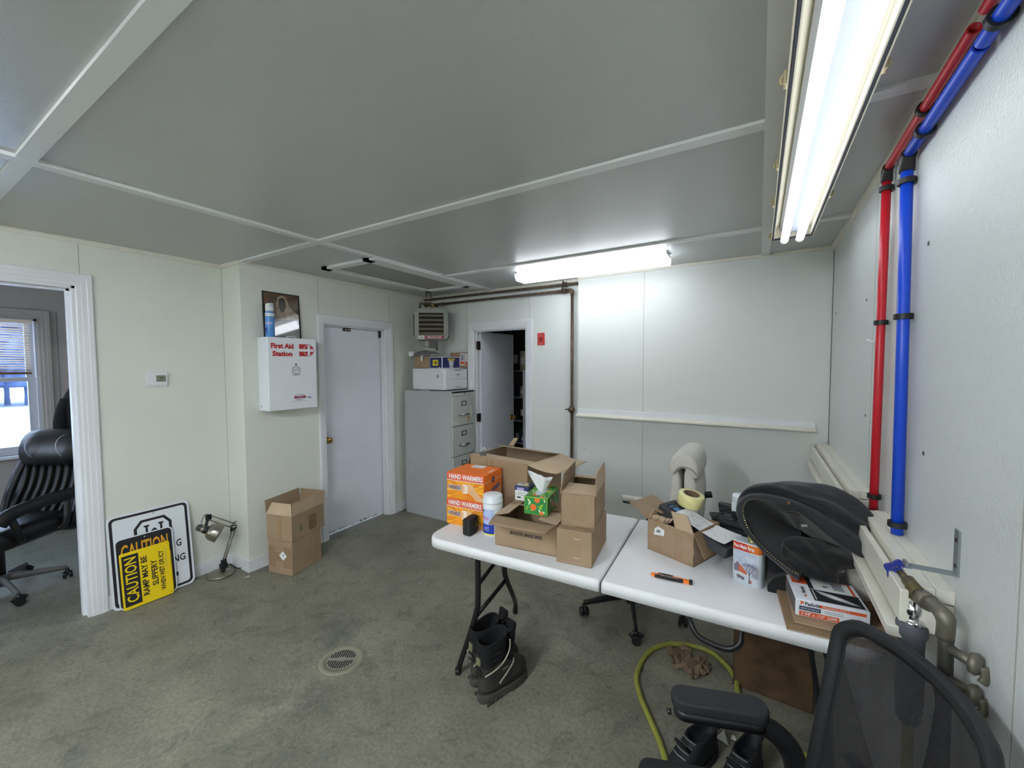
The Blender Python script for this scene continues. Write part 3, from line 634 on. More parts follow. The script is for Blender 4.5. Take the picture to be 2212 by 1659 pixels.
b.lathe([(0, .0006), (.005, .0006)], GREYP, T(.02, .585, 0), n=10, caps=(False, False)); b.obj('sign_board', t)
t = sign('caution_sign', 'caution sign with black header, half hidden behind the yellow ramp sign', .32, .46, 1.055, -3.588, 7.0)
W_, H_ = .315, .468
b = MB(); b.prism(rrect(W_, H_, .03, cy=H_/2), -.002, 0, SW); b.prism(rrect(W_-.014, H_-.014, .026, cy=H_/2), 0, .0005, INK); b.patch(-W_/2+.02, .02, W_/2-.02, .30, SY2, T(0, 0, .0006))
b.text('CAUTION', T(0, .375, .0009), .095, SY2, w=.255, bold=.02); b.lathe([(0, .0012), (.004, .0012)], SW, T(.0, .445, 0), n=10, caps=(False, False)); b.obj('sign_board', t)
t = sign('caution_sign', 'front yellow caution sign standing sideways reading ramp may be slippery', .27, .37, 1.047, -3.566, 8.0)
W_, H_ = .27, .375
b = MB(); b.prism(rrect(W_, H_, .012, cy=H_/2), -.002, 0, YELLOW)
b.patch(-.125, .02, -.038, .355, INK, T(0, 0, .0004))
up = lambda x, y: T(x, y, .0008) @ RZ(90)
b.text('CAUTION', up(-.082, .19), .062, YELLOW, w=.295, bold=.015); b.text('RAMP MAY BE', up(-.012, .185), .033, INK, w=.265, bold=.025); b.text('SLIPPERY', up(.040, .185), .033, INK, w=.175, bold=.025); b.text('WHEN WET OR ICY', up(.082, .185), .027, INK, w=.275, bold=.025)
b.patch(.108, .20, .110, .34, GREYP, T(0, 0, .0004))
for x, y in ((.122, .36), (.122, .015)): b.lathe([(0, .0006), (.003, .0006)], INK, T(x, y, 0), n=8, caps=(False, False))
b.obj('sign_board', t)

# ---------------------------------------------------------------- swing arm lamp
BS = mat('brushed_steel', (150, 144, 132), .38, .85, var=.1, vscale=30); SH = mat('shade_steel', (150, 144, 134), .3, .9)
bc = V((-3.565, 1.475, 0))
t = thing('desk_lamp', 'steel swing arm lamp standing on the floor in the wall recess', 'lamp', bc)
b = MB(); b.lathe([(0, 0), (.088, 0), (.09, .003), (.09, .016), (.086, .021), (.02, .024), (0, .024)], BS, n=40); b.obj('base', t)
j0 = V((.0, .03, .105)); el_ = V((-.045, .135, .335)); j2 = V((-.02, -.055, .475)); hd = V((.035, -.125, .425))
b = MB(); b.cyl((0, .02, .022), (0, .025, .06), .016, BLACK); b.cyl((-.02, .028, .07), (.02, .028, .07), .017, BLACK); b.b2((-.018, .0, .045), (.018, .05, .085), BLACK, bev=.004); b.b2((-.014, .01, .085), (.014, .045, .112), BLACK, bev=.004); b.obj('hinge_block', t)
for nm, a, c, off in (('lower_arm', j0, el_, V((0, .012, .004))), ('upper_arm', el_, j2, V((0, .006, .016)))):
    for q in (-1, 1):
        b = MB(); b.tube([a+off*q, c+off*q], .0042, BS, n=8); b.obj(nm, t)
for q in (-1, 1):
    b = MB(); a = j0+V((.008*q, -.004, .0)); c = j0+(el_-j0)*.5+V((.008*q, -.008, 0)); P_ = []
    for i in range(60): u_ = i/59; d = (c-a); P_.append(a+d*u_+V((math.cos(i*1.4)*.004, math.sin(i*1.4)*.004, 0)))
    b.tube(P_, .0014, DARKBR, n=5); b.obj('spring', t)
b = MB(); e = el_; b.tube([e+V((.004, -.03, -.03)), e+V((.004, -.028, .012)), e+V((.004, .03, .0)), e+V((.004, -.03, -.03))], .007, BLACK, n=8); b.tube([e+V((.006, -.025, .01)), e+V((.006, .0, .038)), e+V((.006, .03, .03)), e+V((.006, .036, 0)), e+V((.006, .02, -.01))], .003, BLACK, n=8, sm=4); b.obj('elbow_joint', t)
b = MB(); b.b2((-.012, -.018, -.02), (.012, .018, .02), BLACK, M=T(*j2), bev=.004); b.tube([j2, hd+V((0, .03, .012))], .011, BLACK, n=10); b.tube([j2+V((0, .005, .012)), j2+V((.01, -.02, .032)), j2+V((.02, -.05, .0)), hd+V((0, 0, .02))], .0025, BLACK, n=6, sm=4); b.obj('head_joint', t)
ax = V((.35, .62, -.42)).normalized(); Ms_ = frame(hd, ax.cross(V((0, 0, 1))), ax.cross(ax.cross(V((0, 0, 1)))))
if (Ms_ @ V((0, 0, 1))-hd).dot(ax) < 0: Ms_ = Ms_ @ RX(180)
b = MB(Ms_); b.lathe([(0, -.035), (.016, -.032), (.024, -.02), (.026, -.004), (0.0, -.004)], mat('cap_charcoal', (62, 62, 64), .6)); b.lathe([(.026, -.004), (.027, .016)], SH, caps=(False, False)); b.lathe([(.029, .016), (.03, .04), (.026, .044)], BLACK, caps=(True, False)); b.obj('socket', t)
b = MB(Ms_); pf = [(.026, .040), (.04, .046), (.055, .06), (.063, .082), (.066, .112), (.068, .125), (.0665, .125), (.0645, .112), (.061, .084), (.053, .063), (.038, .05), (.02, .046)]
b.lathe(pf, SH, n=40, caps=(False, True)); b.obj('lamp_shade', t)
b = MB(); b.tube([(0, .03, .04), (0, .07, .06), (.02, .11, .015), (.06, .165, .008), (.11, .20, .008)], .004, BLACK, n=8, sm=5); b.b2((.1, .19, .001), (.135, .212, .018), BLACK, bev=.003); b.obj('power_cord', t)
# paper scrap
p = at(534, 1247, z=.003)
b = MB(); b.sheet([(-.014, -.02, 0), (.01, -.012, .004), (.014, .014, .001), (-.006, .02, .006)], .001, mat('scrap_paper', (190, 188, 168), .8), M=T(*p))
tag(b.obj('paper_scrap'), 'small curled pale paper scrap on the floor before the column corner', 'paper')

# ---------------------------------------------------------------- cardboard cartons
TW = .005
def flap(parent, a, c, d, taper=0.0, m=CARD, m2=CARDI, curl=0.0, name='flap', sub=None):
    """a,c hinge ends; d = vector of the flap's reach"""
    a, c, d = V(a), V(c), V(d); u = (c-a).normalized()*taper
    b = MB()
    if curl:
        k = 6; rows = []
        nrm = (c-a).cross(d).normalized()
        for i in range(k+1):
            f = i/k; o_ = d*f+nrm*curl*(f*f); rows.append([a+o_+u*f, (a+c)/2+o_+nrm*curl*.3*math.sin(PI*f), c+o_-u*f])
        b.grid(rows, m); o = b.obj(name, parent, solid=.004, recalc=False); return o
    b.sheet([a, c, c+d-u, a+d+u], .004, m, m2); return b.obj(name, parent)
def carton(name, label, x, y, th, w, d, h, z=0, m=CARD, open_top=True, cat='box', group=None, decals=None, tape=None):
    t = thing(name, label, cat, (x, y, z), rz=th, group=group)
    b = MB(); x0, y0 = w/2, d/2
    if open_top:
        b.b2((-x0, -y0, 0), (x0, y0, TW), m)
        for lo, hi in (((-x0, -y0, 0), (x0, -y0+TW, h)), ((-x0, y0-TW, 0), (x0, y0, h)), ((-x0, -y0, 0), (-x0+TW, y0, h)), ((x0-TW, -y0, 0), (x0, y0, h))): b.b2(lo, hi, m, bev=.0015, seg=1)
    else:
        b.b2((-x0, -y0, 0), (x0, y0, h), m, bev=.003, seg=2)
        b.b2((-.001, -y0+.004, h), (.001, y0-.004, h+.0006), CARDD)
    if decals: decals(b)
    b.obj('box_body', t)
    if tape:
        for lo, hi in tape:
            q = MB(); q.b2(lo, hi, TAPE); q.obj('tape', t)
    return t
FRT = lambda w, d, h: frame((0, -d/2, 0), (1, 0, 0), (0, 0, 1))     # front face frame: x right, y up, z out (-Y)
RGT = lambda w, d, h: frame((w/2, 0, 0), (0, 1, 0), (0, 0, 1))
# two stacked on the floor
w, d, h = .240, .30, .262
def dec1(b):
    M = FRT(w, d, h)
    b.patch(-.115, .05, -.045, .22, CARDD, M, .0005); b.patch(.03, .05, .115, .22, CARDD, M, .0005); b.patch(-.045, .10, .03, .17, CARDD, M, .0005)
    b.poly([(.03, .185), (.068, .148), (.03, .11), (-.008, .148)], PAPER, M, .0010); b.poly([(.022, .152), (.038, .165), (.045, .157), (.03, .143)], GREYP, M, .0014)
    b.patch(.09, .01, .094, .25, CARDD, RGT(w, d, h), .0006)
carton('cardboard_box', 'closed brown carton on the floor, lower of two beside the white door', -3.214, 1.876, 13.4, w, d, h, open_top=False, decals=dec1)
w, d, h = .245, .345, .205
def dec2(b): b.patch(.0, .03, .08, .15, mat('grey_stamp', (120, 100, 74), .85, var=.3, vscale=60), RGT(w, d, h), .0006); b.patch(-.10, .06, -.07, .11, mat('green_stamp', (112, 112, 80), .85), RGT(w, d, h), .0006)
t = carton('cardboard_box', 'open brown carton, upper of two beside the white door', -3.222, 1.895, 15.5, w, d, h, z=.264, decals=dec2, tape=[((-.02, -.174, .0), (.02, -.172, .19))])
flap(t, (-w/2, -d/2, h), (w/2, -d/2, h), (0, .03, .085), .03); flap(t, (w/2, -d/2, h), (w/2, d/2, h), (.005, 0, .10)); flap(t, (-w/2, d/2, h), (-w/2, -d/2, h), (-.01, 0, .105)); flap(t, (w/2, d/2, h), (-w/2, d/2, h), (0, .01, .10))
b = MB(); b.sheet([(-w/2-.014, -.10, .03), (-w/2-.02, -.10, .19), (-w/2-.004, -.17, .19), (-w/2-.003, -.15, .03)], .001, PAPER); b.obj('packing_slip', t)

# ---------------------------------------------------------------- filing cabinet, printer, boxes
FC = mat('cabinet_grey', (176, 180, 182), .45, var=.04, vscale=3, bump=.2, bscale=260); FD = mat('drawer_grey', (188, 190, 184), .42, var=.03, vscale=5)
cx0, cx1, cy0, cy1, ch = -3.338, -2.668, 3.222, 3.602, 1.362
t = thing('filing_cabinet', 'grey four drawer steel filing cabinet in the far left corner', 'cabinet', ((cx0+cx1)/2, (cy0+cy1)/2, 0)); Mi = T(-(cx0+cx1)/2, -(cy0+cy1)/2, 0)
b = MB(Mi); b.b2((cx0, cy0, .0), (cx1-.016, cy1, ch-.003), FC, bev=.003); b.b2((cx0-.002, cy0-.002, ch-.02), (cx1, cy1+.002, ch), FC, bev=.002); b.b2((cx1-.02, cy0, ch-.05), (cx1, cy1, ch-.004), FD); b.b2((cx1-.02, cy0, 0), (cx1-.004, cy1, .05), FD)
b.cyl((cx1, cy1-.17, ch-.028), (cx1+.004, cy1-.17, ch-.028), .007, BLACK, n=12); b.obj('cabinet_body', t)
dh = (ch-.05-.05)/4
for i in range(4):
    z0 = .05+i*dh; b = MB(Mi); b.b2((cx1-.018, cy0+.008, z0+.004), (cx1+.004, cy1-.008, z0+dh-.004), FD, bev=.003)
    if i == 3:
        Mf = frame((cx1+.0045, (cy0+cy1)/2, z0), (0, 1, 0), (0, 0, 1)); ts = mat('tape_residue', (210, 205, 190), .7); tt_ = mat('old_tape', (178, 150, 116), .6)
        b.poly([(.09, .19), (.14, .21), (.15, .12), (.12, .06), (.1, .12)], ts, Mf); b.poly([(.06, .0+.02), (.1, .03), (.105, .09), (.065, .09)], tt_, Mf); b.patch(-.16, .02, -.09, .05, ts, Mf)
    d_ = b.obj('drawer', t)
    yc = (cy0+cy1)/2; k = MB(Mi); Mf = frame((cx1+.004, yc, z0+dh*.74), (0, 1, 0), (0, 0, 1))
    k.hole_plate([(-.042, -.024), (.042, -.024), (.042, .024), (-.042, .024)], [(-.034, -.017), (.034, -.017), (.034, .017), (-.034, .017)], 0, .004, mat('holder_dark', (84, 84, 86), .4, .7), Mf); k.patch(-.034, -.017, .034, .017, FD, Mf); k.obj('label_holder', d_)
    k = MB(Mi); zz = z0+dh*.36; k.tube([(cx1+.004, yc-.055, zz), (cx1+.03, yc-.055, zz+.003), (cx1+.034, yc+.055, zz+.003), (cx1+.004, yc+.055, zz)], (.007, .009), CHROME, n=8); k.cyl((cx1+.002, yc-.085, zz), (cx1+.012, yc-.085, zz), .008, CHROME, n=10); k.obj('handle', d_)
PW = mat('printer_white', (224, 228, 232), .35)
px0, px1, py0, py1, pz = -3.245, -2.785, 3.25, 3.63, ch
t = thing('printer', 'white laser printer on top of the filing cabinet', 'printer', ((px0+px1)/2, (py0+py1)/2, pz)); Mi = T(-(px0+px1)/2, -(py0+py1)/2, -pz)
b = MB(Mi); b.b2((px0+.004, py0, pz+.008), (px1, py1, pz+.232), PW, bev=.012, seg=3); b.b2((px0, py0+.004, pz+.135), (px0+.03, py1-.01, pz+.21), PW, bev=.006); b.b2((px0+.01, py0-.003, pz+.205), (px1-.06, py1, pz+.236), PW, bev=.006)
for x in (px0+.05, px1-.05):
    for y in (py0+.04, py1-.04): b.cyl((x, y, pz), (x, y, pz+.01), .012, GREYP, n=10)
b.b2((px0+.12, py0-.001, pz+.0), (px0+.25, py0+.01, pz+.012), GREYP); Mf = frame((px1-.09, py0-.0035, pz+.17), (1, 0, 0), (0, 0, 1)); b.patch(-.012, -.03, .012, .0, GREYP, Mf)
b.obj('housing', t)
b = MB(Mi); b.b2((px1-.004, py0+.015, pz+.02), (px1+.006, py1-.008, pz+.112), PW, bev=.004); b.b2((px1+.004, (py0+py1)/2-.02, pz+.03), (px1+.008, (py0+py1)/2+.07, pz+.046), mat('slot_tan', (186, 186, 170), .5)); b.obj('paper_drawer', t)
b = MB(Mi); b.b2((px1-.004, py0+.015, pz+.118), (px1+.006, py1-.008, pz+.225), PW, bev=.004); b.b2((px1+.006, (py0+py1)/2-.0, pz+.165), (px1+.0066, (py0+py1)/2+.05, pz+.172), INK); b.b2((px1+.004, (py0+py1)/2-.04, pz+.215), (px1+.008, (py0+py1)/2+.09, pz+.223), GREYP); b.obj('front_cover', t)
zt = pz+.2365
# brown box, navy box, box with shipping label, grey cloth
c_ = carton('cardboard_box', 'small brown carton on the printer under the grey cloth', -3.145, 3.385, 0, .215, .18, .135, z=zt, open_top=False)
NV = mat('navy_print', (44, 52, 108), .5, var=.1, vscale=30); YL = mat('yellow_print', (232, 206, 40), .5)
def decn(b):
    M = FRT(.178, .30, .123)
    b.patch(-.083, .006, .083, .117, NV, M)
    b.patch(-.042, .03, .035, .092, YL, M, .0007); b.lathe([(0, 0), (.011, 0)], INK, M @ T(.0, .056, .0012), n=12, caps=(False, False)); b.patch(-.008, .055, .014, .074, INK, M, .0010); b.patch(-.036, .058, -.012, .063, INK, M, .001)
    b.lathe([(0, 0), (.012, 0)], PAPER, M @ T(.05, .004, .0009), n=12, caps=(False, False))
    M = RGT(.178, .30, .123); b.patch(-.142, .006, .142, .117, NV, M)
    b.poly([(-.05, .083), (.05, .083), (.062, .106), (-.062, .106)], YL, M, .0007); b.poly([(-.028, .008), (.028, .008), (.04, .08), (-.04, .08)], PAPER, M, .0007); b.patch(-.02, .018, .02, .070, NV, M, .0011); b.patch(-.015, .024, .015, .064, PAPER, M, .0014)
    b.text('TOWELS', M @ T(0, .095, .0012), .013, NV, w=.08, bold=.02)
    for x in (-.09, .09): b.lathe([(0, 0), (.014, 0)], INK, M @ T(x, .06, .0009), n=10, caps=(False, False))
carton('printed_box', 'white and navy printed box with a yellow label on the printer', -2.95, 3.452, 0, .178, .30, .123, z=zt, m=SW, open_top=False, decals=decn)
def decl(b):
    M = RGT(.21, .05, .176); b.patch(-.02, .03, .02, .165, PAPER, M); b.patch(-.018, .035, .018, .07, ORANGED, M, .0007)
    M = FRT(.21, .05, .176); b.patch(.04, .035, .10, .165, PAPER, M); b.patch(.045, .045, .095, .075, ORANGED, M, .0007); b.patch(.05, .085, .09, .155, GREYP, M, .0007)
carton('cardboard_box', 'thin brown carton with an orange and white shipping label behind the navy box', -2.897, 3.632-.003, 0, .21, .05, .176, z=zt, open_top=False, decals=decl)
CL = mat('grey_cloth', (112, 112, 110), .95, var=.25, vscale=60, bump=.6, bscale=200)
b = MB(); rows = []; rr = random.Random(9)
for i in range(15):
    u_ = i/14; row = []
    for j in range(9):
        v_ = j/8; x = -.13+.29*u_; y = -.11+.19*v_; z = .045*math.sin(PI*min(1, max(0, u_*1.02)))**.5*(.65+.35*math.sin(PI*v_))+.018*noise.noise(V((x*22, y*22, 3)))
        if j == 0: z -= .045+.012*math.sin(i*1.3); y = -.104+.004*math.sin(i*2)
        if i == 0: z -= .02
        if i == 14: z = .004
        row.append((x, y, z+.012))
    rows.append(row)
b.grid(rows, CL)
t = thing('cloth_bundle', 'crumpled grey knitted cloth bundle on the small brown carton by the heater', 'cloth', (-3.16, 3.385, zt+.136)); b.obj('cloth', t, solid=.006, subd=1, recalc=False)
b = MB(); b.lathe([(0, 0), (.028, .005), (.032, .03), (.026, .055), (0, .06)], PAPER, T(-.135, -.09, -.005)); b.obj('paper_wad', t)
b = MB(); b.sheet([(.02, -.112, -.05), (.05, -.112, -.055), (.055, -.112, .0), (.03, -.112, .005)], .001, PAPER); b.obj('label_tag', t)

# ---------------------------------------------------------------- storage room shelving seen through the door
SHF = mat('shelf_white_metal', (222, 226, 238), .4)
sy0, sy1, sx0, sx1 = 4.72, 5.12, -3.3, -1.9
t = thing('storage_shelf', 'white metal shelving unit standing in the dark storage room', 'shelf', ((sx0+sx1)/2, (sy0+sy1)/2, 0)); Mi = T(-(sx0+sx1)/2, -(sy0+sy1)/2, 0)
for x in (sx0, -2.66, sx1):
    for y in (sy0, sy1): b = MB(Mi); b.b2((x-.018, y-.018, 0), (x+.018, y+.018, 1.56), SHF); b.obj('post', t)
SZ = (.25, .58, .88, 1.20, 1.56)
for z in SZ: b = MB(Mi); b.b2((sx0, sy0, z-.012), (sx1, sy1, z), SHF); b.obj('shelf_board', t)
rr = random.Random(11); ii = 0
names = ['white', 'grey', 'brown', 'teal', 'cream', 'black', 'blue']; cols = [(190, 192, 192), (120, 124, 128), (112, 88, 62), (76, 104, 108), (178, 168, 146), (32, 32, 34), (58, 72, 110)]
for si, z in enumerate(SZ):
    x = -3.06; order = list(range(7)); rr.shuffle(order); kk = 0
    while x < -2.60 and kk < 7:
        w = rr.uniform(.07, .16); h = rr.uniform(.10, .22) if si < 4 else rr.uniform(.12, .34); k_ = order[kk]; kk += 1; d = .18
        nm = ['lowest', 'second lowest', 'middle', 'second highest', 'top'][si]
        b = MB(); b.b2((x, sy0+.03, z+.001), (x+w*.92, sy0+.03+d, z+h), mat('store_'+names[k_], cols[k_], .6), bev=.004, seg=1)
        if rr.random() < .5: b.b2((x+.01, sy0+.028, z+h*.3), (x+w*.8, sy0+.0301, z+h*.7), PAPER if k_ != 0 else GREYP)
        o = b.obj('storage_box'); tag(o, '%s supply box on the %s shelf of the dark storage room' % (names[k_], nm), 'box', 'supplies on the storage shelves')
        x += w+rr.uniform(0, .03); ii += 1

# ================================================================== OFFICE THROUGH THE DOORWAY
LE = mat('black_leather', (17, 16, 17), .42, var=.15, vscale=20, bump=.3, bscale=120)
PLS = mat('chair_base_grey', (92, 90, 88), .45)
def caster(b, p, m=BLACK):
    p = V(p); b.cyl(p+V((0, 0, .045)), p+V((0, 0, .075)), .012, m, n=10)
    for s_ in (-1, 1): b.cyl(p+V((s_*.008, 0, .027)), p+V((s_*.026, 0, .027)), .027, m, n=16)
    b.tube([p+V((0, -.03, .035)), p+V((0, 0, .056)), p+V((0, .03, .035))], (.006, .022), m, n=8, sm=3)
def star_base(t, r_, z, m, start=0, h0=.085, n_=5, cm=BLACK):
    for i in range(n_):
        a = R(start+72*i); d = V((math.cos(a), math.sin(a), 0)); b = MB()
        b.tube([d*.03+V((0, 0, h0+.03)), d*r_*.6+V((0, 0, h0+.012)), d*r_+V((0, 0, h0-.004))], [(.016, .026), (.013, .022), (.011, .018)], m, n=10, sm=4); b.obj('base_leg', t)
        b = MB(T(*(d*r_)) @ RZ(start+72*i)); caster(b, (0, 0, 0), cm); b.obj('caster', t)
    b = MB(); b.cyl((0, 0, h0-.02), (0, 0, h0+.06), .035, m); b.cyl((0, 0, h0+.06), (0, 0, z), .025, cm); b.obj('gas_column', t)
t = thing('office_chair', 'black quilted leather office chair with head pillow inside the office', 'office chair', (-4.62, .54, 0), rz=36)
# chair faces local -y
star_base(t, .32, .42, PLS, start=-30)
b = MB(); b.box((0, -.02, .46), (.56, .54, .15), LE, bev=.06, seg=4); b.obj('seat', t, subd=1)
Mb_ = T(0, .25, .37) @ RX(-22)
b = MB(Mb_); b.box((0, .03, .30), (.52, .13, .62), LE, bev=.05, seg=4); b.obj('backrest', t, subd=1)
b = MB(Mb_)
for s_ in range(-3, 4):
    b.tube([(s_*.06-.02, -.038, .08), (s_*.06+.02, -.040, .32), (s_*.06+.0, -.038, .5)], (.022, .016), LE, n=8, sm=3)
b.obj('quilting', t)
for s_ in (-1, 1): b = MB(Mb_); b.tube([(s_*.25, .0, .02), (s_*.255, -.03, .3), (s_*.23, -.02, .58)], .03, LE, n=10, sm=4); b.obj('side_bolster', t)
b = MB(Mb_); b.tube([(-.225, -.02, .63), (-.21, -.02, .635), (-.12, -.03, .64), (0, -.035, .64), (.12, -.03, .64), (.21, -.02, .635), (.225, -.02, .63)], [(.08, .12), (.1, .15), (.105, .155), (.105, .155), (.105, .155), (.1, .15), (.08, .12)], LE, n=18); b.obj('head_pillow', t)
for x in (-.11, .11): b = MB(Mb_ @ T(x, -.033, .64)); b.skin([b.ring((q, 0, 0), (1, 0, 0), (.157, .107), 24, up=(0, 0, 1)) for q in (-.004, .004)], GREYP, caps=(False, False)); b.obj('piping', t)
for s_ in (-1, 1):
    b = MB(); b.tube([(s_*.30, .22, .66), (s_*.31, .0, .67), (s_*.31, -.2, .65), (s_*.30, -.27, .60)], (.032, .045), LE, n=12, sm=4); b.obj('armrest', t)
    b = MB(); b.tube([(s_*.30, .18, .70), (s_*.30, .15, .45), (s_*.2, .1, .42)], .02, BLACK, n=8, sm=4); b.tube([(s_*.30, -.22, .68), (s_*.30, -.15, .46), (s_*.2, -.05, .42)], .02, BLACK, n=8, sm=4); b.obj('arm_bracket', t)
# dark upholstered thing of unknown kind at the left edge, given a bag's form
b = MB(T(-4.18, .16, 0)); b.box((0, 0, .92), (.2, .26, .42), mat('black_fabric', (16, 16, 18), .95), bev=.09, seg=5); b.box((0, .02, .60), (.34, .3, .42), MATS['black_fabric'], bev=.08, seg=5)
t = thing('black_soft_shape', 'unidentified soft black shape at the left photo edge before the leather chair', 'bag', (-4.18, .16, 0)); bb_ = b.obj('bag_body', t, subd=1)
for vv in bb_.data.vertices: vv.co.x += 4.18; vv.co.y -= .16
b = MB(); b.box((0, 0, .22), (.3, .26, .36), MATS['black_fabric'], bev=.05, seg=3); b.box((0, 0, .02), (.26, .22, .04), BLACK); b.obj('lower_shape', t)
# coat on the office side of the doorway wall
cb = MATS['black_fabric']; t = thing('black_coat', 'black coat hanging in the office beside the door jamb', 'coat', (-5.05, 1.06, 1.47))
b = MB(); rows = []
for i in range(13):
    z = -i*.066; wdt = .05+.03*i if i < 3 else .115+.012*math.sin(i); row = []
    for k in range(20): a = 2*PI*k/20; row.append(((.07+.04*min(i, 4)/4)*math.cos(a)*(1+.12*math.sin(5*a+i*.4)), .02+wdt*math.sin(a)*(1+.1*math.sin(3*a+i)), z))
    rows.append(row)
b.grid(rows, cb, cu=True); b.obj('coat_body', t, solid=.004)
b = MB(); b.tube([(.0, -.06, -.12), (.02, -.11, -.3), (.02, -.10, -.55), (.02, -.08, -.78)], .045, cb, n=10, sm=4); b.obj('sleeve', t)
b = MB(); b.tube([(0, .1, .03), (0, .02, .05), (0, -.03, .0)], .008, STEEL, n=8, sm=3); b.b2((-.02, .1, -.06), (.02, .13, .06), STEEL); b.obj('hook', t)
b = MB(); b.tube([(0, .13, .0), (0, .13, -1.47)], .014, BLACK, n=10); b.lathe([(0, 0), (.15, 0), (.15, .015), (0, .02)], BLACK, T(0, .13, -1.47)); b.obj('stand_pole', t)
WB = mat('bluish_white', (190, 196, 220), .5)
t = thing('storage_tote', 'bluish white tote on the office floor under the black coat', 'tote', (-4.74, 1.15, 0))
b = MB(); b.prism(rrect(.30, .30, .03), 0, .55, WB, smooth=False); b.obj('tote_body', t)
b = MB(T(0, 0, .55)); b.prism(rrect(.32, .32, .035), 0, .02, WB); b.obj('lid', t)

# ================================================================== FOLDING TABLE
TZ = .74; TA = 2.5
TO = V((-.541, 1.585, 0)); ux = V((math.cos(R(TA)), math.sin(R(TA)), 0)); uy = V((-math.sin(R(TA)), math.cos(R(TA)), 0))
TC = TO+uy*.39
TT = mat('table_plastic', (240, 241, 243), .5, var=.02, vscale=4, bump=.5, bscale=320)
LEG = mat('leg_black_steel', (34, 34, 36), .4, .4)
t = thing('folding_table', 'white plastic folding table crowded with cartons and a jacket', 'table', TC, rz=TA)
def half(x0, x1, rl, rr_):
    P = []; y = .39
    for (cx, cy, a0, r_) in ((x1-rr_, y-rr_, 0, rr_), (x0+rl, y-rl, 90, rl), (x0+rl, -y+rl, 180, rl), (x1-rr_, -y+rr_, 270, rr_)):
        for i in range(7): a = R(a0+15*i); P.append((cx+r_*math.cos(a), cy+r_*math.sin(a)))
    return P
def top_half(x0, x1, rl, rr_):
    b = MB(); P = half(x0, x1, rl, rr_); c = ((x0+x1)/2, 0)
    rings = []
    for s_, z in ((.0, -.048), (.0, -.016), (.002, -.007), (.006, -.002), (.012, 0)):
        rings.append([b.v((x-(s_ if x > c[0] else -s_), y-(s_ if y > 0 else -s_), TZ+z)) for x, y in P])
    b.skin(rings, TT, caps=(True, True)); return b.obj('table_top', t)
top_half(-.93, -.0025, .085, .012); top_half(.0025, .91, .012, .085)
b = MB(); b.b2((-.0015, -.385, TZ-.045), (.0015, .385, TZ-.012), JOINT); b.b2((-.03, -.02, TZ-.055), (.03, .02, TZ-.047), LEG); b.obj('fold_hinge', t)
W2L = (T(*TC) @ RZ(TA)).inverted()
ML_ = W2L
def wpts(P): return [W2L @ V(p) for p in P]
for P_ in ([(-1.19, 1.625, .70), (-1.19, 1.625, .46), (-1.20, 1.625, .38), (-1.255, 1.63, .22), (-1.315, 1.632, .06), (-1.328, 1.632, 0)], [(-1.19, 1.87, .70), (-1.19, 1.875, .50), (-1.195, 1.90, .43), (-1.25, 2.06, .24), (-1.32, 2.21, .09), (-1.338, 2.24, 0)]):
    b = MB(); b.tube(wpts(P_), .0145, LEG, n=12, sm=5); q = W2L @ V(P_[-1]); b.cyl(q, q+V((0, 0, .03)), .017, BLACK, n=12); b.obj('leg', t)
b = MB(); q = wpts([(-1.19, 1.625, .52), (-1.19, 1.87, .60)]); b.cyl(q[0], q[1], .010, LEG); b.obj('cross_bar', t)
b = MB(); q = wpts([(-1.215, 1.625, .34), (-1.197, 1.905, .42)]); b.cyl(q[0], q[1], .011, LEG); b.obj('brace', t)
b = MB(); q = wpts([(-1.19, 1.75, .60), (-.85, 1.77, .685)]); b.cyl(q[0], q[1], .009, LEG); b.obj('folding_strut', t)
b = MB(); q = wpts([(-1.19, 1.58, .685), (-1.19, 1.93, .685)]); b.cyl(q[0], q[1], .012, LEG); b.obj('leg_bracket', t)
for s_, xl in ((1, .78),):
    for y_, nm in ((-.30, 'leg'), (.30, 'leg')):
        b = MB(); q = 1 if y_ > 0 else -1
        b.tube([(xl, q*.265, TZ-.05), (xl, q*.265, TZ-.30), (xl-.0*s_, q*.275, TZ-.38), (xl, q*.335, TZ-.52), (xl, q*.345, .08), (xl, q*.345, .0)], .0145, LEG, n=12, sm=5); b.cyl((xl, q*.345, 0), (xl, q*.345, .03), .017, BLACK, n=12); b.obj(nm, t)
    b = MB(); b.cyl((xl, -.265, TZ-.16), (xl, .265, TZ-.12), .010, LEG); b.obj('cross_bar', t)
    b = MB(); b.cyl((xl, -.335, .22), (xl, .27, TZ-.26), .010, LEG); b.obj('brace', t)
    b = MB(); b.cyl((xl, .0, TZ-.14), (xl-s_*.34, .0, TZ-.055), .009, LEG); b.cyl((xl-s_*.34, -.1, TZ-.055), (xl-s_*.34, .1, TZ-.055), .008, LEG); b.obj('folding_strut', t)
    b = MB(); b.b2((xl-.02, -.29, TZ-.06), (xl+.02, -.24, TZ-.047), LEG); b.b2((xl-.02, .24, TZ-.06), (xl+.02, .29, TZ-.047), LEG); b.obj('leg_bracket', t)
for s_ in (-1, 1): b = MB(); b.b2((.05 if s_ > 0 else -.88, s_*.33-.006, TZ-.065), (.86 if s_ > 0 else -.05, s_*.33+.006, TZ-.047), LEG); b.obj('side_rail', t)
b = MB(); b.tube([(.335, -.355, TZ-.045), (.345, -.385, TZ-.075), (.37, -.40, TZ-.105), (.42, -.405, TZ-.118), (.47, -.405, TZ-.118), (.505, -.40, TZ-.09), (.51, -.375, TZ-.045)], [(.007, .012)]+[(.010, .014)]*5+[(.007, .012)], BLACK, n=12, sm=5); b.obj('carry_handle', t)

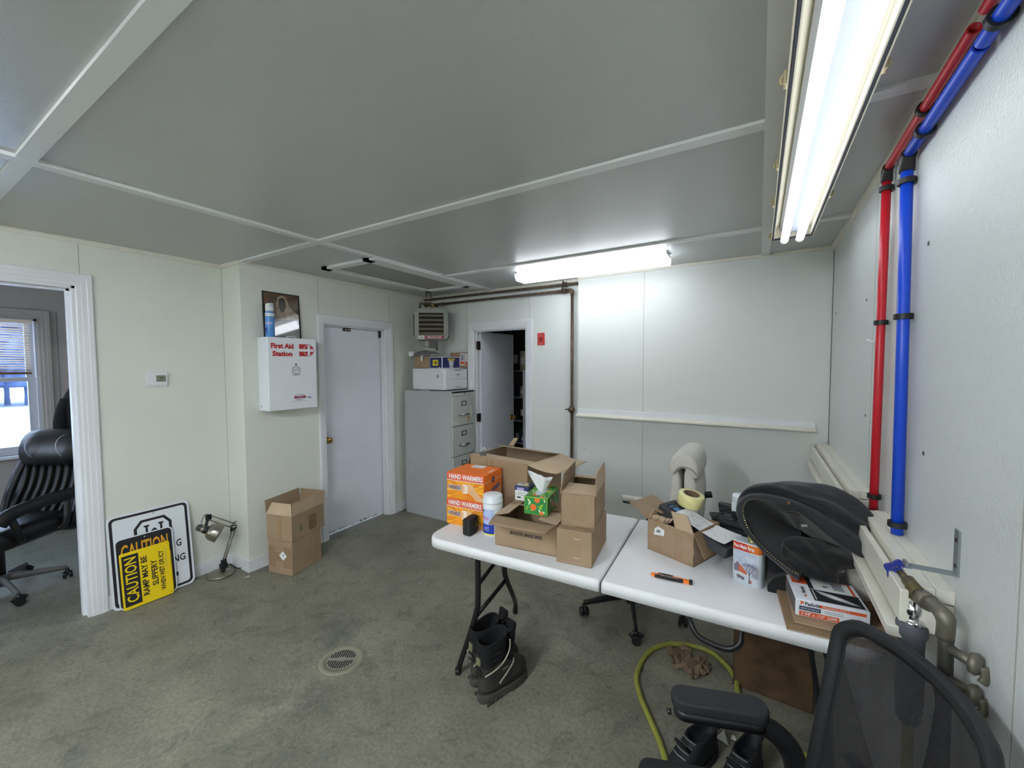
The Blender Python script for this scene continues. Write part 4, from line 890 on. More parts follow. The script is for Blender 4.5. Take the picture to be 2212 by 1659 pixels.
# ---------------------------------------------------------------- things on the left half
HW = mat('hand_warmer_orange', (250, 122, 28), .4); HWR = mat('hand_warmer_red_band', (226, 92, 54), .4); HWY = mat('hand_warmer_amber', (240, 160, 30), .45, col2=(222, 122, 24), vscale=9, stretch=(1, 1, 3)); SKINC = mat('printed_skin', (226, 176, 132), .5, var=.08, vscale=25); NVY = mat('logo_navy', (24, 34, 74), .5)
def hand_warmer(label, x, y, th, z, w=.24, d=.206, h=.147):
    t = thing('hand_warmer_box', label, 'box', (x, y, z), rz=th, group='hand warmer boxes')
    b = MB(); b.b2((-w/2, -d/2, 0), (w/2, d/2, h), HW, bev=.0015, seg=1)
    M = FRT(w, d, h)
    b.patch(-w/2+.001, h-.042, w/2-.001, h-.001, HWR, M, .0004); b.patch(-w/2+.001, .001, w/2-.001, h-.045, HWY, M, .0004); b.patch(-w/2, h-.045, w/2, h-.042, PAPER, M, .0008)
    ryc = mat('ray_yellow', (248, 196, 50), .45)
    for a in range(-20, 201, 20):
        c_, s_ = math.cos(R(a)), math.sin(R(a)); q = 1/max(abs(c_)/(w/2-.002), abs(s_)/(.05)); q2 = min(q, .12)
        b.poly([(0+c_*.03, .05+s_*.03), (c_*q2-s_*.003, .05+s_*q2*.98+c_*.003), (c_*q2+s_*.003, .05+s_*q2*.98-c_*.003)], ryc, M, .0007)
    b.text('HAND WARMERS', M @ T(.004, h-.021, .0009), .026, PAPER, w=.218, bold=.035)
    b.text('HOTHANDS', M @ T(-.066, h*.44, .0012), .026, PAPER, w=.083, bold=.06); b.text('HOTHANDS', M @ T(-.066, h*.44, .0015), .022, NVY, w=.078, bold=.025)
    # printed hand holding a warmer
    b.poly([(.10, .002), (.118, .002), (.118, .018), (.075, .05), (.058, .078), (.045, .086), (.03, .094), (.012, .088), (.0, .075), (-.006, .06), (.0, .05), (.02, .045), (.045, .03), (.07, .004)], SKINC, M, .0011)
    b.poly(rrect(.034, .052, .01, cx=.0, cy=.062), mat('pouch', (244, 226, 206), .5), M @ RZ(0), .0015)
    for yy in (.05, .062, .074): b.poly(rrect(.02, .009, .004, cx=-.012, cy=yy), SKINC, M, .0019)
    for yy in (.05, .06, .07): b.patch(.065, yy, .112, yy+.003, ryc, M, .0010)
    M = RGT(w, d, h); b.patch(-d/2, h-.045, d/2, h-.042, PAPER, M, .0004)
    b.poly([(-.02, h-.042), (.0, h-.02), (.02, h-.042), (.0, h-.064)], NVY, M, .0008); b.text('40', M @ T(0, h-.042, .0011), .012, PAPER)
    b.text('HOTHANDS', M @ T(.03, h*.38, .0008) @ RZ(12), .024, mat('logo_blue', (60, 110, 170), .5), w=.09, bold=.05); b.poly([(.03, .0), (.09, .0), (.09, .05), (.07, .06), (.05, .04)], SKINC, M, .0007)
    b.poly([(.0, .0), (.05, .0), (.04, .025), (.0, .02)], HWR, M, .0008)
    M = T(0, 0, h)
    b.patch(-.055, .035, .03, d/2-.01, PAPER, M, .0006); b.patch(-.035, .045, .025, .053, GREYP, M, .0009); b.text('HAND', M @ T(w/2-.014, .01, .0006) @ RZ(90), .014, PAPER, w=.06, bold=.03)
    b.obj('box_body', t); return t
hand_warmer('orange hand warmer box on the table, lower of the two stacked', -1.379, 1.857, 3.2, TZ)
hand_warmer('orange hand warmer box stacked on top of the other orange one', -1.376, 1.858, 4.8, TZ+.148)
# wipes canister
CW = mat('canister_white', (226, 232, 236), .35)
p = at(1053, 1160, z=TZ); t = thing('wipes_canister', 'white cylindrical wipes canister with blue and yellow label on the table', 'canister', (-1.185, 1.757, TZ), rz=-125)
b = MB(); b.lathe([(0, 0), (.048, 0), (.0525, .004), (.0525, .165), (.050, .170), (0, .170)], CW, n=40)
def wrap(a0, a1, z0, z1, m, r=.0528):
    n = max(2, int((a1-a0)/6)); b.grid([[(r*math.cos(R(a0+(a1-a0)*k/n)), r*math.sin(R(a0+(a1-a0)*k/n)), z) for k in range(n+1)] for z in (z0, z1)], m)
LBY = mat('label_yellow', (236, 220, 30), .4); LBB = mat('label_blue', (30, 56, 160), .4); LBL = mat('label_pale_blue', (176, 196, 232), .4); LBP = mat('label_mauve', (190, 140, 190), .4)
wrap(-70, 120, .012, .018, LBY); wrap(-70, -8, .012, .085, LBY); wrap(-8, 75, .018, .066, LBB, .0530); wrap(5, 75, .066, .145, LBL, .0529); wrap(-5, 45, .088, .105, LBP, .0531); wrap(-40, -18, .016, .03, CW, .0531)
def wtext(s, a, z, h, m, w):
    M = RZ(a) @ T(.0534, 0, z) @ frame((0, 0, 0), (0, 1, 0), (0, 0, 1)); b.text(s, M, h, m, w=w, bold=.03, lift=0)
wtext('Lysol', -2, .132, .016, NVY, .026); wtext('97', -12, .116, .012, NVY, .016)
for zz in (.05, .042, .034): wrap(5, 45, zz, zz+.0025, LBL, .0532)
wtext('80', -28, .023, .011, NVY, .012)
b.obj('canister_body', t)
b = MB(); b.lathe([(.05, .170), (.0535, .172), (.0535, .182), (.051, .184), (.0515, .206), (.047, .213), (.03, .215), (.0, .2165)], CW, n=40, caps=(False, False)); b.obj('lid', t)
# black case
t = thing('black_case', 'small black ribbed plastic case standing on edge before the hand warmers', 'case', (-1.285, 1.694, TZ), rz=4)
CB = mat('case_black', (26, 26, 28), .6, bump=.3, bscale=150)
b = MB(); b.b2((-.023, -.046, .006), (.023, .046, .092), CB, bev=.009, seg=3); b.b2((-.018, -.034, 0), (.018, .036, .01), CB, bev=.003); b.b2((-.0015, -.047, .01), (.0015, .047, .09), BLACKM)
for z in (.025, .045, .065): b.b2((-.0245, -.03, z), (.0245, .03, z+.008), CB, bev=.002)
b.obj('shell', t)
b = MB(); b.b2((.022, .005, .035), (.028, .022, .065), CB, bev=.002); b.b2((.0275, .008, .04), (.0285, .019, .058), BRASS); b.obj('latch', t)
# medium carton with lifted front flap and printing
w, d, h = .323, .25, .118
def decm(b):
    M = FRT(w, d, h); b.text('MADISON, MAINE 04950', M @ T(.005, .075, .0006), .017, INK, w=.165, bold=.03)
t = carton('cardboard_box', 'wide carton printed with a Maine address, its front flap spread open', -.955, 1.793, 6, w, d, h+.03, z=TZ, decals=decm)
hz = h+.03
flap(t, (w/2+.0, -d/2, hz), (-w/2, -d/2, hz), (.0, -.105, .012), .022, curl=-.014)
flap(t, (w/2, d/2, hz), (-w/2, d/2, hz), (.0, -.10, .006), .02, curl=.008)
flap(t, (-w/2, d/2, hz), (-w/2, -d/2, hz), (.07, 0, .014), .02); flap(t, (w/2, -d/2, hz), (w/2, d/2, hz), (-.10, 0, .004), .02)
# small blue and white carton
w, d, h = .077, .074, .076
def dq(b):
    M = FRT(w, d, h); b.patch(-w/2, .052, w/2, h, NV, M, .0004); b.patch(-w/2+.012, .055, .014, .07, PK, M, .0007); b.patch(-w/2+.002, .004, .03, .055, PAPER, M, .0008); b.patch(-.025, .014, -.004, .022, INK, M, .0012)
    for yy in (.03, .037, .044): b.patch(-.03, yy, .025, yy+.002, GREYP, M, .0012)
    M = RGT(w, d, h); b.patch(-d/2, .052, d/2, h, NV, M, .0004)
    M = T(0, 0, h); b.patch(-w/2+.004, -.02, .016, d/2-.003, PAPER, M, .0004); b.patch(.018, -d/2, w/2, d/2, NV, M, .0006); b.patch(.0, -.02, .03, .0, YL, M, .0009); b.patch(-.03, .0, -.005, .03, GREYP, M, .0008); b.patch(-w/2, -d/2, w/2, -.02, NV, M, .0003)
carton('small_box', 'little navy and white carton beside the tissue box', -1.058, 1.870, 6, w, d, h, z=TZ+.1755, m=SW, open_top=False, decals=dq, cat='box')
# tissue box
GRN1 = mat('tissue_green', (60, 150, 66), .45, col2=(40, 128, 74), vscale=14); LIM = mat('tissue_lime', (150, 205, 60), .4); TOR = mat('tissue_orange', (240, 120, 50), .45); CRM = mat('tissue_cream', (226, 238, 190), .45); TY = mat('tissue_yellow', (232, 224, 70), .45)
w, d, h = .118, .212, .086
t = thing('tissue_box', 'green tissue box printed with oranges on the wide carton', 'tissue box', (-.930, 1.827, TZ+.163), rz=9.9)
b = MB(); b.b2((-w/2, -d/2, 0), (w/2, d/2, h), LIM, bev=.002, seg=1)
def florals(M, W2, H2, seed):
    r3 = random.Random(seed); b.patch(-W2+.003, .003, W2-.003, H2-.003, GRN1, M, .0004)
    for cx, cy, r_ in ((-.012, H2*.42, .016), (.008, H2*.86, .014), (.03, H2*.10, .012)):
        if W2 > .08: cx *= 1.6
        P = [(max(-W2+.004, min(W2-.004, cx+r_*math.cos(R(a)))), max(.004, min(H2-.004, cy+r_*math.sin(R(a))))) for a in range(0, 360, 20)]; b.poly(P, TOR, M, .0009)
    for cx, cy, a, L_, m_ in [(-.035, H2*.8, 130, .02, CRM), (-.03, H2*.65, 60, .024, CRM), (.03, H2*.55, 40, .026, LIM), (.025, H2*.42, -30, .026, LIM), (.02, H2*.25, -70, .022, CRM), (.04, H2*.2, -20, .018, CRM), (-.045, H2*.3, 80, .012, TY), (-.04, H2*.42, 20, .012, TY), (-.02, H2*.25, -60, .010, TY), (.045, H2*.85, 110, .018, CRM)]:
        if W2 > .08: cx *= 1.6
        c_, s_ = math.cos(R(a)), math.sin(R(a)); P = [(-L_/2, 0), (-L_*.2, L_*.2), (L_*.2, L_*.17), (L_/2, 0), (L_*.2, -L_*.17), (-L_*.2, -L_*.2)]
        Q = [(cx+x*c_-y*s_, cy+x*s_+y*c_) for x, y in P]
        if all(abs(x) < W2-.002 and .002 < y < H2-.002 for x, y in Q): b.poly(Q, m_, M, .0012)
florals(FRT(w, d, h), w/2, h, 1); florals(RGT(w, d, h), d/2, h, 2)
florals(T(0, -d/2+.0, h) , w/2, d*.45, 3); florals(T(0, d*.02, h), w/2, d*.46, 4)
b.poly(el(.026, .075, 0, 0), mat('clear_film', (206, 222, 216), .2), T(0, 0, h), .0018); b.obj('box_body', t)
b = MB(); rows = []
for i in range(9):
    u_ = i/8; row = []
    for k in range(17):
        a = 2*PI*k/16; rx = .010+.052*u_**.8; ry = .014+.036*u_
        row.append((rx*math.cos(a)*(1+.25*math.sin(3*a+.5))-.006*u_-.012*u_*math.cos(2*a), ry*math.sin(a)*(1+.3*math.sin(2*a+1)), .078*u_*(1+.22*math.cos(a+2.6)+.12*math.sin(3*a))))
    rows.append(row)
b.M = T(-.004, .0, h); b.grid(rows, mat('tissue_white', (240, 242, 244), .9)); b.obj('tissue', t, subd=1, recalc=False)
# stacked pair
w, d, h = .161, .319, .156
def tp(hh, dd, ww=.05): return [((-.028, -dd/2-.0008, .005), (.03, -dd/2, hh-.004))]
def dw(b):
    M = FRT(w, d, h)
    for y in (.12, .035): b.patch(.0, y, .03, y+.002, PAPER, M, .0012)
carton('cardboard_box', 'plain closed carton at the table edge, lower one of a stacked pair', -.704, 1.813, 6.9, w, d, h, z=TZ, open_top=False, decals=dw, tape=tp(h, d))
w2_, d2_, h2_ = .155, .315, .150
t = carton('cardboard_box', 'open carton with a raised side flap on top of the plain closed carton', -.712, 1.850, 10.5, w2_, d2_, h2_, z=TZ+h+.0015, tape=[((-.03, -d2_/2-.0008, .03), (.03, -d2_/2, h2_-.002))])
hz = h2_
flap(t, (-w2_/2, -d2_/2, hz), (w2_/2, -d2_/2, hz), (.004, .12, .012), .012)
flap(t, (w2_/2, -d2_/2, hz), (w2_/2, d2_/2, hz), (-.005, .02, .085), .028)
flap(t, (-w2_/2, d2_/2, hz), (-w2_/2, -d2_/2, hz), (.01, -.01, .085), .028)
flap(t, (w2_/2, d2_/2, hz), (-w2_/2, d2_/2, hz), (.0, -.06, .006), .01)
b = MB(); b.b2((-.07, -.10, .02), (.07, .14, .115), mat('dark_contents', (70, 66, 28), .7, var=.4, vscale=40)); b.obj('contents', t)
# big carton behind
w, d, h = .44, .36, .335
t = carton('cardboard_box', 'largest open carton at the back left of the table with flaps spread', -1.284, 2.165, -6.7, w, d, h, z=TZ, tape=[((-.06, -.1808, .05), (-.03, -.18, .33)), ((-.09, -.1806, .1), (-.076, -.18, .33))])
hz = h
flap(t, (w/2, -d/2, hz), (w/2, d/2, hz), (.185, -.02, -.05), .01, m=CARDI, curl=-.035)
flap(t, (-w/2, d/2, hz), (w/2, d/2, hz), (.01, -.16, .035), .015)
flap(t, (-w/2, -d/2, hz), (w/2, -d/2, hz), (.015, .115, -.012), .02)
flap(t, (-w/2, d/2, hz), (-w/2, -d/2, hz), (-.05, .0, -.085), .02, m=CARDD, m2=CARDD)
b = MB(); b.sheet([(-w/2+.04, d/2-.02, hz+.01), (-w/2+.11, d/2-.06, hz+.02), (-w/2+.14, d/2-.05, hz+.07), (-w/2+.07, d/2, hz+.06)], .004, CARD, CARDI); b.obj('torn_flap', t)
# binder clip
p = at(1044, 983, z=TZ+h+.005)
t = thing('binder_clip', 'black binder clip with silver handles on the largest carton', 'clip', p+V((0, .0, .0)), rz=25)
b = MB(); b.prism([(-.016, 0), (.016, 0), (.009, .018), (-.009, .018)], -.018, .018, BLACK, Matrix(((0, 0, 1, 0), (1, 0, 0, 0), (0, 1, 0, 0), (0, 0, 0, 1)))); b.obj('clamp_body', t)
for s_ in (-1, 1):
    b = MB(); b.tube([(-.010, s_*.010, .012), (-.011, s_*.02, .022), (-.004, s_*.026, .04), (.004, s_*.026, .04), (.011, s_*.02, .022), (.010, s_*.010, .012)], .0012, CHROME, n=6, sm=3); b.obj('wire_handle', t)

# ---------------------------------------------------------------- things on the right half
w, d, h = .233, .22, .150
def dtn(b):
    M = FRT(w, d, h)
    b.patch(-.1165, .05, .1165, .083, TAPE, M, .0005); b.patch(-.085, .02, -.045, .12, TAPE, M, .0009); b.patch(.02, .0, .065, .125, TAPE, M, .0009)
    b.poly([(-.082, .082), (-.028, .092), (-.026, .12), (-.06, .128), (-.078, .112)], PAPER, M, .0014); b.patch(-.065, .102, -.045, .114, GREYP, M, .0018); b.patch(-.07, .1, -.052, .104, INK, M, .0020)
    M = RGT(w, d, h); b.patch(-.11, .05, .11, .083, TAPE, M, .0005)
t = carton('cardboard_box', 'taped carton with torn open top on the right half of the table', -.293, 2.049, -21.9, w, d, h, z=TZ, decals=dtn)
flap(t, (-w/2, d/2, h), (-w/2, -d/2, h), (-.115, .0, .045), .01)
flap(t, (.03, -d/2, h), (w/2, -d/2, h), (-.02, -.01, .075), .004)
flap(t, (w/2, -d/2, h), (w/2, d/2, h), (.045, -.0, -.10), .012, m=CARDD)
b = MB()
r3 = random.Random(4)
for i in range(7): a = V((-w/2+.01+i*.012, -d/2+.01+r3.uniform(0, .02), h-.01)); b.sheet([a, a+V((.02, .0, .012)), a+V((.018, .03, .024)), a+V((-.006, .02, .018))], .002, CARDI)
b.tube([(-w/2+.0, -d/2+.015, h-.005), (-w/2+.0, -d/2+.05, h+.03), (-w/2+.03, -d/2+.08, h+.015)], .008, CARD, n=8, sm=3); b.obj('torn_edge', t)
b = MB(); b.tube([(-w/2-.03, d/2-.02, h-.02), (-w/2-.07, d/2-.01, h-.04), (-w/2-.1, d/2-.02, h-.1), (-w/2-.1, d/2-.04, .001)], .0012, PAPER, n=5, sm=6); b.obj('loose_string', t)
# long grey foam case lying on the torn carton
Pa = at(1422, 1090, z=TZ+.200); Pb = at(1562, 1182, z=TZ+.112)
dx = (Pb-Pa).normalized(); L_ = (Pb-Pa).length+.02
GF = mat('grey_foam', (56, 58, 62), .7, var=.05, vscale=10)
side = V((-dx.y, dx.x, 0)).normalized()
Mf = frame(Pa, dx, side)
t = thing('foam_tray', 'long charcoal foam tray tilted across the torn carton', 'tray', M=Mf)
b = MB(); W9 = .135; b.prism(rrect(L_, W9, .012, cx=L_/2, cy=W9/2), -.045, 0, GF); b.obj('tray_body', t)
b = MB(); b.patch(.02, .03, .12, .115, BLACKM, Matrix(), .0006); b.patch(.03, .04, .11, .075, mat('blue_strip', (70, 120, 180), .4), Matrix(), .0012); b.b2((.026, .078, .0), (.11, .086, .004), GF); b.b2((.04, .03, .0), (.05, .115, .004), GF); b.obj('tray_slots', t)
# paper sheet on the tray
b = MB(Mf); rows = []
for i in range(13):
    u_ = i/12; rows.append([(.085+.26*u_, -.004+.134*v_, .004+.004*math.sin(5*u_+3*v_)+(.018*u_**4)) for v_ in (0, .25, .5, .75, 1)])
b.grid(rows, PAPER)
r3 = random.Random(8)
for i in range(34):
    u_, v_ = r3.uniform(.1, .9), r3.uniform(.08, .9); a = r3.uniform(-.5, .5); x = .085+.26*u_; y = -.004+.134*v_; z = .0055+.004*math.sin(5*u_+3*v_)+(.018*u_**4); q = r3.uniform(.006, .02)
    b.poly([(x, y), (x+q*math.cos(a), y+q*math.sin(a)), (x+q*math.cos(a), y+q*math.sin(a)+.0012), (x, y+.0012)], INK, T(0, 0, z))
o = b.obj('paper_sheet', recalc=False); tag(o, 'white printed paper sheet lying on the charcoal foam tray', 'paper')
# roll of packing tape
c = at(1492, 1088, z=TZ+.215)
YT = mat('tape_roll_yellow', (236, 228, 160), .3, coat=.5, var=.04, vscale=8)
q_ = Mf.inverted() @ EYE; e_ = Mf.inverted() @ at(1489, 1090, z=TZ+.2); d_9 = e_-q_; e_ = q_+d_9*((.0075-q_.z)/d_9.z); Mt = Mf @ T(e_.x, e_.y, .0075) @ RY(-3)
t = thing('tape_roll', 'wide clear yellowish packing tape roll resting on the foam tray', 'tape roll', M=Mt)
b = MB(); n_ = 44
R1, R2, hh = .060, .038, .06
rr4 = [[b.v((r_*math.cos(2*PI*k/n_), r_*math.sin(2*PI*k/n_), z)) for k in range(n_)] for r_, z in ((R2, 0), (R1-.002, 0), (R1, .002), (R1, hh-.002), (R1-.002, hh), (R2, hh))]
b.skin(rr4, YT, caps=(False, False)); b.sheet([(.02, -R1-.001, .03), (.035, -R1+.006, .02), (.04, -R1+.0, .04), (.02, -R1-.006, .046)], .0008, YT); b.obj('tape_band', t)
b = MB(); rr4 = [[b.v((r_*math.cos(2*PI*k/n_), r_*math.sin(2*PI*k/n_), z)) for k in range(n_)] for r_, z in ((R2, .001), (R2, hh-.001), (R2-.004, hh-.001), (R2-.004, .001), (R2, .001))]
b.skin(rr4, mat('core_brown', (112, 88, 68), .8), caps=(False, False)); b.lathe([(0, .002), (R2-.004, .002)], mat('core_dark', (72, 58, 48), .8), n=24, caps=(False, False)); b.obj('core', t)
# black straps and charger
t = thing('tool_harness', 'heap of black buckled straps beside the paper on the table', 'straps', (-.07, 2.20, TZ))
b = MB(); b.b2((-.09, -.06, 0), (.11, .08, .12), mat('black_nylon', (30, 30, 32), .75), bev=.02, seg=3); b.obj('pouch', t)
NY = MATS['black_nylon']
for i, (P_, rz_) in enumerate((([(-.10, -.05, .13), (-.05, -.02, .165), (.02, .0, .16), (.10, -.02, .13)], 0), ([(-.08, .03, .16), (-.02, .05, .175), (.05, .03, .16), (.1, .04, .12)], 0), ([(-.09, -.03, .12), (-.07, -.06, .155), (.0, -.07, .15), (.07, -.07, .14)], 0), ([(-.02, -.06, .17), (.03, .02, .18), (.1, .02, .15)], 0))):
    b = MB(); b.tube(P_, [(.006, .020)], NY, n=8, sm=5); b.obj('strap', t)
for x, y, z, a in ((-.09, -.02, .15, 20), (-.03, -.045, .16, -10), (.05, -.03, .155, 15)):
    b = MB(T(x, y, z) @ RZ(a) @ RX(15)); b.b2((-.028, -.02, 0), (.028, .02, .014), BLACK, bev=.004); b.b2((-.02, -.028, .003), (.02, -.018, .011), BLACK, bev=.002); b.lathe([(0, .0145), (.005, .0145)], STEEL, T(.012, 0, 0), n=10, caps=(False, False)); b.obj('buckle', t)
b = MB(T(-.045, .075, .165) @ RZ(-8)); b.b2((-.045, -.012, 0), (.045, .012, .03), BLACK, bev=.008, seg=3); b.obj('grip', t)
# white plastic tub behind the jacket
p = at(1597, 1068, y=2.25)
t = thing('white_bottle', 'white plastic bottle half hidden behind the jacket', 'bottle', (p.x+.005, 2.25, TZ))
hh = p.z-TZ
b = MB(); b.lathe([(0, 0), (.036, 0), (.038, .004), (.038, hh-.05), (.034, hh-.035), (0, hh-.035)], CW, n=28); b.b2((-.03, -.0386, .06), (-.02, -.0375, .12), GREYP); b.obj('bottle_body', t)
b = MB(); b.lathe([(.034, hh-.036), (.036, hh-.034), (.036, hh-.006), (.033, hh), (0, hh)], CW, n=28, caps=(False, False)); b.obj('lid', t)
# syrup tin
t = thing('syrup_tin', 'maple syrup tin printed with a snowy sugar house beside the jacket', 'tin', (-.018, 1.885, TZ), rz=-19.1)
w, d, h = .110, .065, .172
TN = mat('tin_snow', (208, 216, 224), .3, .1); TNO = mat('tin_orange', (214, 112, 34), .3); TNR = mat('tin_red', (190, 52, 40), .3); TRK = mat('tree_print', (104, 96, 104), .5); BRN = mat('barn_print', (186, 96, 66), .5); SHD = mat('snow_shade', (160, 172, 196), .4, col2=(196, 204, 216), vscale=30)
b = MB(); P = rrect(w, d, .022, n=6); P2 = rrect(w-.006, d-.006, .02, n=6)
rg = [[b.v((x, y, z)) for x, y in Q] for Q, z in ((P2, 0), (P, .003), (P, h-.003), (P2, h))]; b.skin(rg, TN, caps=(True, True))
# orange shoulder band follows the rounded corners
Pb_ = rrect(w+.0006, d+.0006, .0222, n=6); rg = [[b.v((x, y, z)) for x, y in Pb_] for z in (h-.034, h-.003)]; b.skin(rg, TNO, caps=(False, False))
M = FRT(w, d+.0012, h)
b.poly([(-.044, .138), (.02, .138), (.0, .169), (-.044, .169)], TNR, M, .0003)
b.text('Pure Maple Syrup', M @ T(-.006, .153, .0008), .014, PAPER, w=.075, bold=.03)
b.patch(-.04, .055, .04, .136, SHD, M, .0003)
def branch(x, y, a, L_, wd, k):
    x2, y2 = x+L_*math.cos(R(a)), y+L_*math.sin(R(a)); nx, ny = -math.sin(R(a))*wd/2, math.cos(R(a))*wd/2
    b.poly([(x-nx, y-ny), (x2-nx*.6, y2-ny*.6), (x2+nx*.6, y2+ny*.6), (x+nx, y+ny)], TRK, M, .0008+.0001*k)
    if k < 5:
        for da in (-30, -6, 22): branch(x2, y2, a+da+r3.uniform(-6, 6), L_*.62, wd*.62, k+1 if da else k+1) if y2 < .13 and abs(x2) < .042 else None
r3 = random.Random(2); branch(.015, .012, 90, .034, .005, 1)
b.poly([(-.042, .05), (-.02, .048), (-.02, .078), (-.03, .09), (-.042, .074)], mat('barn_grey', (112, 104, 116), .5), M, .0006); b.poly([(-.024, .05), (.006, .044), (.006, .056), (-.018, .078), (-.026, .074)], BRN, M, .0007)
b.poly([(-.032, .026), (-.004, .020), (-.003, .03), (-.03, .038)], TRK, M, .0007)
for x in (-.028, -.01): b.patch(x, .016, x+.002, .028, TRK, M, .0009)
b.poly([(.018, .016), (.024, .014), (.024, .026), (.018, .03)], BRN, M, .0012)
for i in range(12): x = .024+i*.0022; b.patch(x, .036+.004*(i % 3), x+.0008, .075+.008*((i*7) % 4), TRK, M, .0006)
b.obj('tin_body', t)
b = MB(T(.012, .0, h)); b.lathe([(0, 0), (.017, 0), (.017, .006), (.014, .007), (.0175, .009), (.0175, .020), (.015, .022), (0, .022)], mat('gold_cap', (176, 170, 110), .3, .7), n=24, caps=(False, False)); b.obj('screw_cap', t)
# utility knife
a_ = at(1404, 1242, z=TZ); c_ = at(1496, 1262, z=TZ); ang = math.degrees(math.atan2(c_.y-a_.y, c_.x-a_.x)); L_ = (c_-a_).length
t = thing('utility_knife', 'orange and black utility knife lying on the table', 'knife', ((a_+c_)/2).xy.to_3d()+V((0, 0, TZ)), rz=ang)
KO = mat('knife_orange', (244, 132, 48), .4); h5 = L_/2
b = MB(); b.prism([(-h5+.004, -.003), (-h5+.03, -.011), (0, -.0125), (h5-.05, -.012), (h5-.03, -.009), (h5-.012, -.0105), (h5-.012, .0095), (h5-.035, .008), (h5-.06, .0095), (0, .0105), (-h5+.03, .009), (-h5+.004, .003)], .0, .012, KO)
b.obj('knife_body', t)
b = MB(); b.prism([(-h5+.02, -.0122), (0, -.0145), (h5-.05, -.0135), (h5-.034, -.0105), (h5-.038, -.003), (h5-.06, -.005), (0, -.002), (-h5+.04, -.003)], .001, .0145, BLACK)
for i in range(8): b.b2((-h5+.045+i*.009, -.012, .0145), (-h5+.048+i*.009, -.006, .0152), PAPER)
b.prism([(-h5+.03, .008), (-h5+.05, .003), (0, .004), (.01, .0085), (-.01, .0112), (-h5+.05, .0108)], .002, .0142, BLACK); b.obj('rubber_grip', t)
b = MB(); b.b2((h5-.013, -.0125, .0005), (h5, .0105, .0135), BLACK, bev=.002); b.obj('end_cap', t)
b = MB(); b.prism([(-h5-.0, -.0016), (-h5+.012, -.004), (-h5+.012, .003)], .004, .006, STEEL); b.obj('blade', t)
# cardboard flats and nail box
def flat(label, x, y, th, w, d, h, z, m):
    b = MB(); b.b2((-w/2, -d/2, 0), (w/2, d/2, h), m, bev=.001, seg=1); b.b2((-w/2+.004, -d/2-.0006, h*.12), (w/2-.004, -d/2, h*.3), CARDI)
    o = b.obj('cardboard_flat'); o.location = (x, y, z); o.rotation_euler = (0, 0, R(th)); return tag(o, label, 'cardboard', 'folded cardboard under the nail box')
flat('brown folded cardboard at the table front, lowest under the nail box', .232, 1.742, 5.0, .288, .24, .017, TZ, CARDD)
flat('tan folded cardboard directly under the nail box', .250, 1.760, 3.0, .275, .235, .016, TZ+.0175, CARD)
t = thing('nail_box', 'white and orange framing nail box on folded cardboard', 'box', (.215, 1.757, TZ+.034), rz=6.2)
w, d, h = .2, .178, .058
b = MB(); b.b2((-w/2, -d/2, 0), (w/2, d/2, h), SW, bev=.0025, seg=2)
M = FRT(w, d, h); PN = mat('pas_navy', (52, 66, 92), .5)
b.text('Paslode', M @ T(-.053, .046, .0004), .0115, INK, w=.042, bold=.03); b.poly([(-.088, .052), (-.078, .052), (-.076, .046), (-.084, .043), (-.088, .038), (-.086, .047)], ORANGED, M, .0004)
b.patch(-.09, .022, -.03, .036, PN, M, .0004); b.text('BRITE EXTERIOR', M @ T(-.06, .029, .0006), .005, SW, w=.05)
b.patch(-.09, .003, .02, .019, ORANGED, M, .0004); b.text('2 3/8" x .113"  2,000', M @ T(-.035, .011, .0007), .009, SW, w=.098, bold=.02)
b.patch(-.035, .040, .09, .050, ORANGED, M, .0004); b.text('FRAMING NAILS', M @ T(.01, .045, .0006), .006, SW, w=.07)
for yy in (.025, .031): b.patch(-.02, yy, .03, yy+.002, GREYP, M, .0004)
M = T(0, 0, h)
b.patch(-.045, -.078, .092, .002, INK, M, .0004); b.poly([(-.03, -.004), (.01, -.016), (.04, -.03), (.084, -.064), (.058, -.062), (.01, -.046), (-.018, -.026)], mat('nail_silver', (186, 190, 194), .4), M, .0008); b.poly([(.0, -.02), (.02, -.026), (.045, -.045), (.02, -.045)], PAPER, M, .0011)
for k in range(6): b.patch(-.04, -.07+k*.011, -.036, -.062+k*.011, SW, M, .0008)
b.text('Paslode', M @ T(-.068, -.018, .0005) @ RZ(90), .013, INK, w=.046, bold=.03); b.poly([(-.073, -.06), (-.063, -.062), (-.062, -.05), (-.07, -.046), (-.068, -.054)], ORANGED, M, .0005)
b.patch(-.09, .03, -.045, .085, ORANGED, M, .0004); b.patch(-.045, .006, -.03, .085, INK, M, .0004)
b.patch(-.028, .008, .086, .08, mat('pas_label', (222, 228, 222), .5), M, .0005); b.patch(.08, .004, .088, .084, ORANGED, M, .0008); b.patch(.0, .078, .088, .084, ORANGED, M, .0008); b.patch(.03, .02, .062, .07, GREYP, M, .0009); b.patch(.0, .03, .014, .038, INK, M, .0009); b.obj('box_body', t)
b = MB(); b.b2((-w/2-.001, -d/2+.006, .004), (-w/2-.0002, d/2-.006, h-.004), mat('box_edge_dark', (96, 90, 86), .8)); b.b2((w/2+.0002, -d/2+.006, .004), (w/2+.001, d/2-.006, h-.004), MATS['box_edge_dark']); b.obj('end_flap', t)
